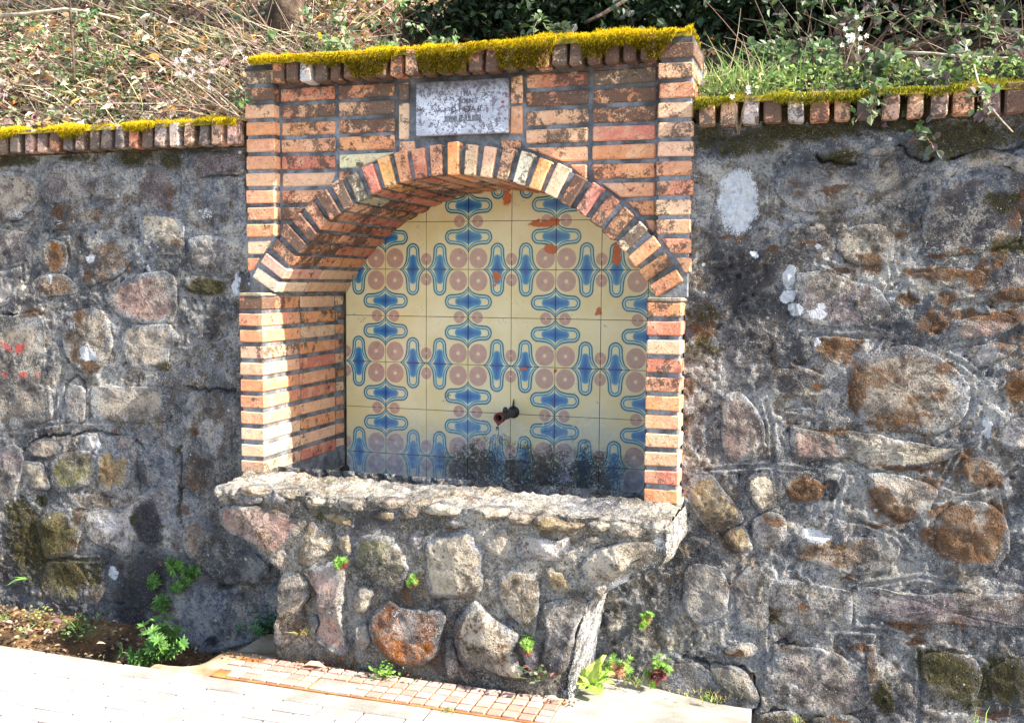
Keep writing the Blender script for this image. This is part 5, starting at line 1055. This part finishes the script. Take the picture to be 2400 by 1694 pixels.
whorl('stonecrop', 'stonecrop with bright red leaves at the foot of the right wall', 'plant', W_('H', 1800, 1600, -.66), 10, .075, .020, .007, BG, 105, (0, -.2, 1), .45, 9, (.26, .085, .075))
whorl('stonecrop', 'stonecrop tangled behind the broad leafed weed by the basin', 'plant', W_('H', 1440, 1560, -.70), 10, .085, .020, .006, BG, 106, (0, -.2, 1), .5, 8, (.55, .30, .18))
def broad(label, c, specs, cols, seed):
    lr = np.random.default_rng(seed); e = empty('broadleaf_weed', c, label, 'plant'); c = np.array(c)
    for a, up, L_, W_i in specs:
        v = Veg(); D = unit(np.array([math.cos(a), math.sin(a)*.8, up])); Nn = unit(np.array([-math.cos(a)*up, -math.sin(a)*up-.3, .9])); 
        nt, nw = 10, 7; Nn = unit(Nn-(Nn*D).sum()*D); Sd = np.cross(D, Nn); t, q = np.meshgrid(np.linspace(0, 1, nt), np.linspace(-1, 1, nw)); wd = W_i*.62*np.clip(np.sin(np.pi*np.clip(t, 0, 1)**.75), 0, 1)**.8*(1+.10*np.sin(t*34)*np.abs(q))+.0035*(1-t)
        G = c+D*(L_*t[..., None]+.004)+Sd*(q*wd)[..., None]+Nn*(np.abs(q)*wd*.35+.010*np.sin(t*9+q*2)*t-L_*.32*t*t)[..., None]; G[..., 2] = np.maximum(G[..., 2], c[2]+.003); cl = jitcol(cols, 1, .15)[0]*(1+.35*np.exp(-(q.reshape(-1, 1)/.12)**2))
        v.add(G.reshape(-1, 3), [], gridfaces(nt, nw), cl); v.build('leaf', LEAF, e)
broad('broad leafed pale green weed on the concrete beside the basin foot', W_('H', 1240, 1620, -.84), [(3.1, .05, .085, .045), (2.6, .7, .075, .036), (-1.2, .0, .095, .05), (-1.9, -.02, .065, .034), (.4, .9, .08, .042), (1.2, 1.9, .095, .045), (1.0, 2.6, .10, .042), (.1, .5, .07, .04)], [(.40, .48, .10), (.30, .44, .08)], 111)
def clump(name, label, c, n, r, L, W, cols, seed, up=(-.1, .8), cat='plant'):
    lr = np.random.default_rng(seed); e = empty(name, c, label, cat); v = Veg(); q = np.array(c)+lr.normal(0, 1, (n, 3))*np.array([r, r*.6, r*.55])+[0, 0, r*.8]; q[:, 2] = np.maximum(q[:, 2], c[2]); v.leaves(q, rand_dir(n, *up), unit(lr.normal(0, .4, (n, 3))+[.2, -.3, .9]), L*lr.uniform(.6, 1.2, n), W*lr.uniform(.7, 1.2, n), jitcol(cols, n, .25), .15, .1, 1.15); v.build('leaves', LEAF, e)
    s2 = Veg()
    for k in range(min(n, 14)): s2.stalk(np.stack([np.array(c), (np.array(c)+q[k])/2, q[k]]), .0008, (.16, .2, .06))
    s2.build('stem', LEAF, e)
clump('clover', 'small bright clover clump on the pad below the orange basin stone', (.25, -1.0, .008), 70, .028, .014, .013, BG, 121)
clump('weed', 'straggly yellow green weed in the soil at the far end of the left gutter', W_('I', 310, 870, -.75), 55, .045, .020, .013, [(.26, .28, .07), (.18, .22, .07), (.34, .30, .12)], 122)
clump('weed', 'bushy fine leafed weed in the soil of the left gutter under the grass blades', W_('I', 620, 980, -.85), 130, .055, .018, .010, [(.10, .17, .06), (.17, .24, .07), (.07, .12, .05)], 123)
clump('weed', 'little round leafed weed with reddish leaves in the soil edge', W_('I', 200, 960, -.92), 22, .030, .018, .016, [(.26, .30, .10), (.30, .20, .16)], 124)
clump('weed', 'low dark weed and dead leaves at the foot of the basin corner', W_('H', 820, 1590, -.985), 40, .030, .020, .014, [(.06, .10, .04), (.10, .03, .04), (.16, .17, .09)], 125)
clump('ivy_sprig', 'small ivy sprig with round leaves at the left pillar top', p(574, 250, -.69), 12, .024, .022, .020, [(.06, .17, .04), (.11, .26, .06)], 126)
def tuft(label, c, n, L, cols, seed, lean=(0, -.2, 1), W=.0035, spread=.015):
    global rng
    keep = rng; rng = np.random.default_rng(seed); v = Veg(); P = np.array(c)+rng.normal(0, 1, (n, 3))*np.array([spread, spread*.5, .002]); v.blades(P, unit(rand_dir(n, .1, 1)*.7+np.array(lean)), rand_dir(n, -1, 0)*.8, rng.uniform(.5, 1.1, n)*L, W, jitcol(cols, n, .2)); rng = keep; return v.build('grass_tuft', LEAF, label=label, cat='grass')
tuft('drooping green grass tuft rooted in the left wall', W_('I', 180, 510, -.61), 14, .07, [(.16, .34, .07), (.24, .42, .12)], 131, (-.3, -.6, 0), .004)
tuft('thin bright grass blades standing in the left gutter', W_('I', 615, 900, -.84), 18, .13, [(.26, .34, .06), (.20, .30, .05)], 132, (0, -.1, 1.6), .003)
tuft('short grass at the far end of the left gutter', W_('I', 30, 830, -.72), 24, .05, [(.13, .28, .05), (.2, .34, .08)], 133, (0, -.2, .6))
tuft('straw coloured grass tuft in the joint beside the grey basin foot stone', W_('G', 810, 1420, -.975), 26, .05, [(.40, .36, .08), (.24, .30, .05), (.52, .32, .10)], 134, (0, -.5, .2), .0025)
tuft('dark grass tuft between the broad leafed weed and the stonecrop', W_('H', 1570, 1620, -.72), 40, .06, [(.08, .15, .03), (.16, .20, .05), (.3, .26, .1)], 135, (0, -.2, 1), .003, .025)
tuft('thin yellowing grass fringe where the concrete meets the right wall', W_('Ff', 100, 1440, -.70), 120, .03, [(.45, .40, .10), (.3, .33, .07), (.5, .42, .18)], 136, (0, -.3, .7), .0022, .07)
tuft('small green grass tuft at the concrete edge under the cream stone', W_('Ff', 170, 1470, -.68), 26, .045, [(.10, .22, .05), (.16, .28, .06)], 137, (0, -.2, 1), .003, .012)
tuft('tiny grass tuft growing through the kerb of the tiled pad', (.56, -1.165, .004), 22, .035, [(.26, .34, .07), (.4, .4, .12)], 138, (0, -.1, .5), .0022, .014)
tuft('grass sprig at the lowest edge of the right wall', W_('Ff', 770, 1610, -.64), 16, .05, [(.22, .32, .08), (.3, .36, .1)], 139, (0, -.3, .8), .003, .01)
tuft('two green grass blades at the bottom corner of the right wall', W_('Ff', 1990, 1620, -.64), 6, .09, [(.24, .40, .08)], 140, (.3, -.3, .8), .004, .008)
tuft('tiny green sprout at the niche end of the basin rim', p(774, 1130, -.74), 12, .025, [(.16, .36, .06)], 141, (0, -.3, .7), .003, .006)
# fallen dry leaves lying on the pad
def dryleaf(label, c, a, L_, W_i, col, seed):
    v = Veg(); v.leaves(np.array([c]), np.array([[math.cos(a), math.sin(a), .12]]), np.array([[.1, -.2, 1]]), L_, W_i, np.array([col]), .3, .25); v.build('fallen_leaf', DRY, label=label, cat='leaf')
dryleaf('large curled tan leaf on the tiled pad below the tall pinkish stone', (-.07, -1.0, .016), .25, .085, .034, (.55, .38, .25), 1); dryleaf('small reddish dry leaf on the tiled pad', (-.02, -1.03, .013), 1.8, .03, .018, (.30, .10, .08), 2)
dryleaf('pale dry leaf lying in the left gutter near the spurge', W_('I', 740, 1010, -.95), .6, .035, .014, (.45, .38, .28), 3); dryleaf('purple dry leaf leaning in the left gutter', W_('I', 400, 840, -.80), .3, .04, .03, (.20, .10, .13), 4); dryleaf('pinkish dry leaf on the soil at the far left gutter', W_('I', 10, 840, -.80), .1, .06, .022, (.52, .34, .28), 5); dryleaf('grey pink dry leaf under the yellow green weed', W_('I', 330, 920, -.86), .2, .04, .03, (.40, .30, .26), 6)
def pebble(label, c, r_, col, seed):
    bm = bmesh.new(); bmesh.ops.create_icosphere(bm, subdivisions=3, radius=1); me = bpy.data.meshes.new('pebble')
    for q in bm.verts: f = 1+.25*float(fbm(np.array([q.co]), 1.3, 3, seed)[0]); q.co = Vector((c[0]+q.co.x*r_*f*1.2, c[1]+q.co.y*r_*f, c[2]+q.co.z*r_*f*.7))
    bm.to_mesh(me); bm.free(); me.materials.append(STONE); o = bpy.data.objects.new('pebble', me); C.objects.link(o); o.color = (*COLS[col], 1); me.polygons.foreach_set('use_smooth', [True]*len(me.polygons)); tag(o, label, 'stone')
pebble('round dark pebble at the foot of the basin corner', (.80, -.955, -.012), .020, 'purple', 1); pebble('grey loose stone beside the basin corner pebble', (.85, -.945, -.012), .024, 'gray', 2); pebble('rusty loose stone under the tall pinkish basin stone', (.0, -.955, -.016), .022, 'brown', 3)
v = Veg(); n = 1500; bx = rng.uniform(-2.2, -.6, n); by = rng.uniform(-1.14, -.64, n); bz_ = -.12+.02*rng.uniform(0, 1, n)+.035*fbm(P3(bx, by, 0*bx), 5, 4, 2)+.05*sst(-.95, -.65, by)*sst(-.6, -1.2, bx)-.06*sst(-.9, -.55, bx)
v.leaves(P3(bx, by, bz_), rand_dir(n, -.2, .3), rand_dir(n, .4, 1), rng.uniform(.008, .03, n), rng.uniform(.006, .016, n), jitcol([(.16, .09, .05), (.30, .20, .12), (.09, .05, .035), (.36, .28, .18), (.10, .09, .08)], n, .4), .4, .4)
n = 260; bx = rng.uniform(-.45, .95, n); v.leaves(P3(bx, -.945-rng.uniform(0, .07, n)**1.0, .004+.01*rng.uniform(0, 1, n)), rand_dir(n, -.2, .3), rand_dir(n, .4, 1), rng.uniform(.006, .018, n), rng.uniform(.005, .010, n), jitcol([(.16, .09, .05), (.22, .10, .06), (.07, .04, .03), (.12, .10, .06)], n, .4), .4, .4)
v.build('leaf_debris', DRY, label='crumbled dark leaf bits along the soil gutter and basin foot', cat='debris', kind='stuff')
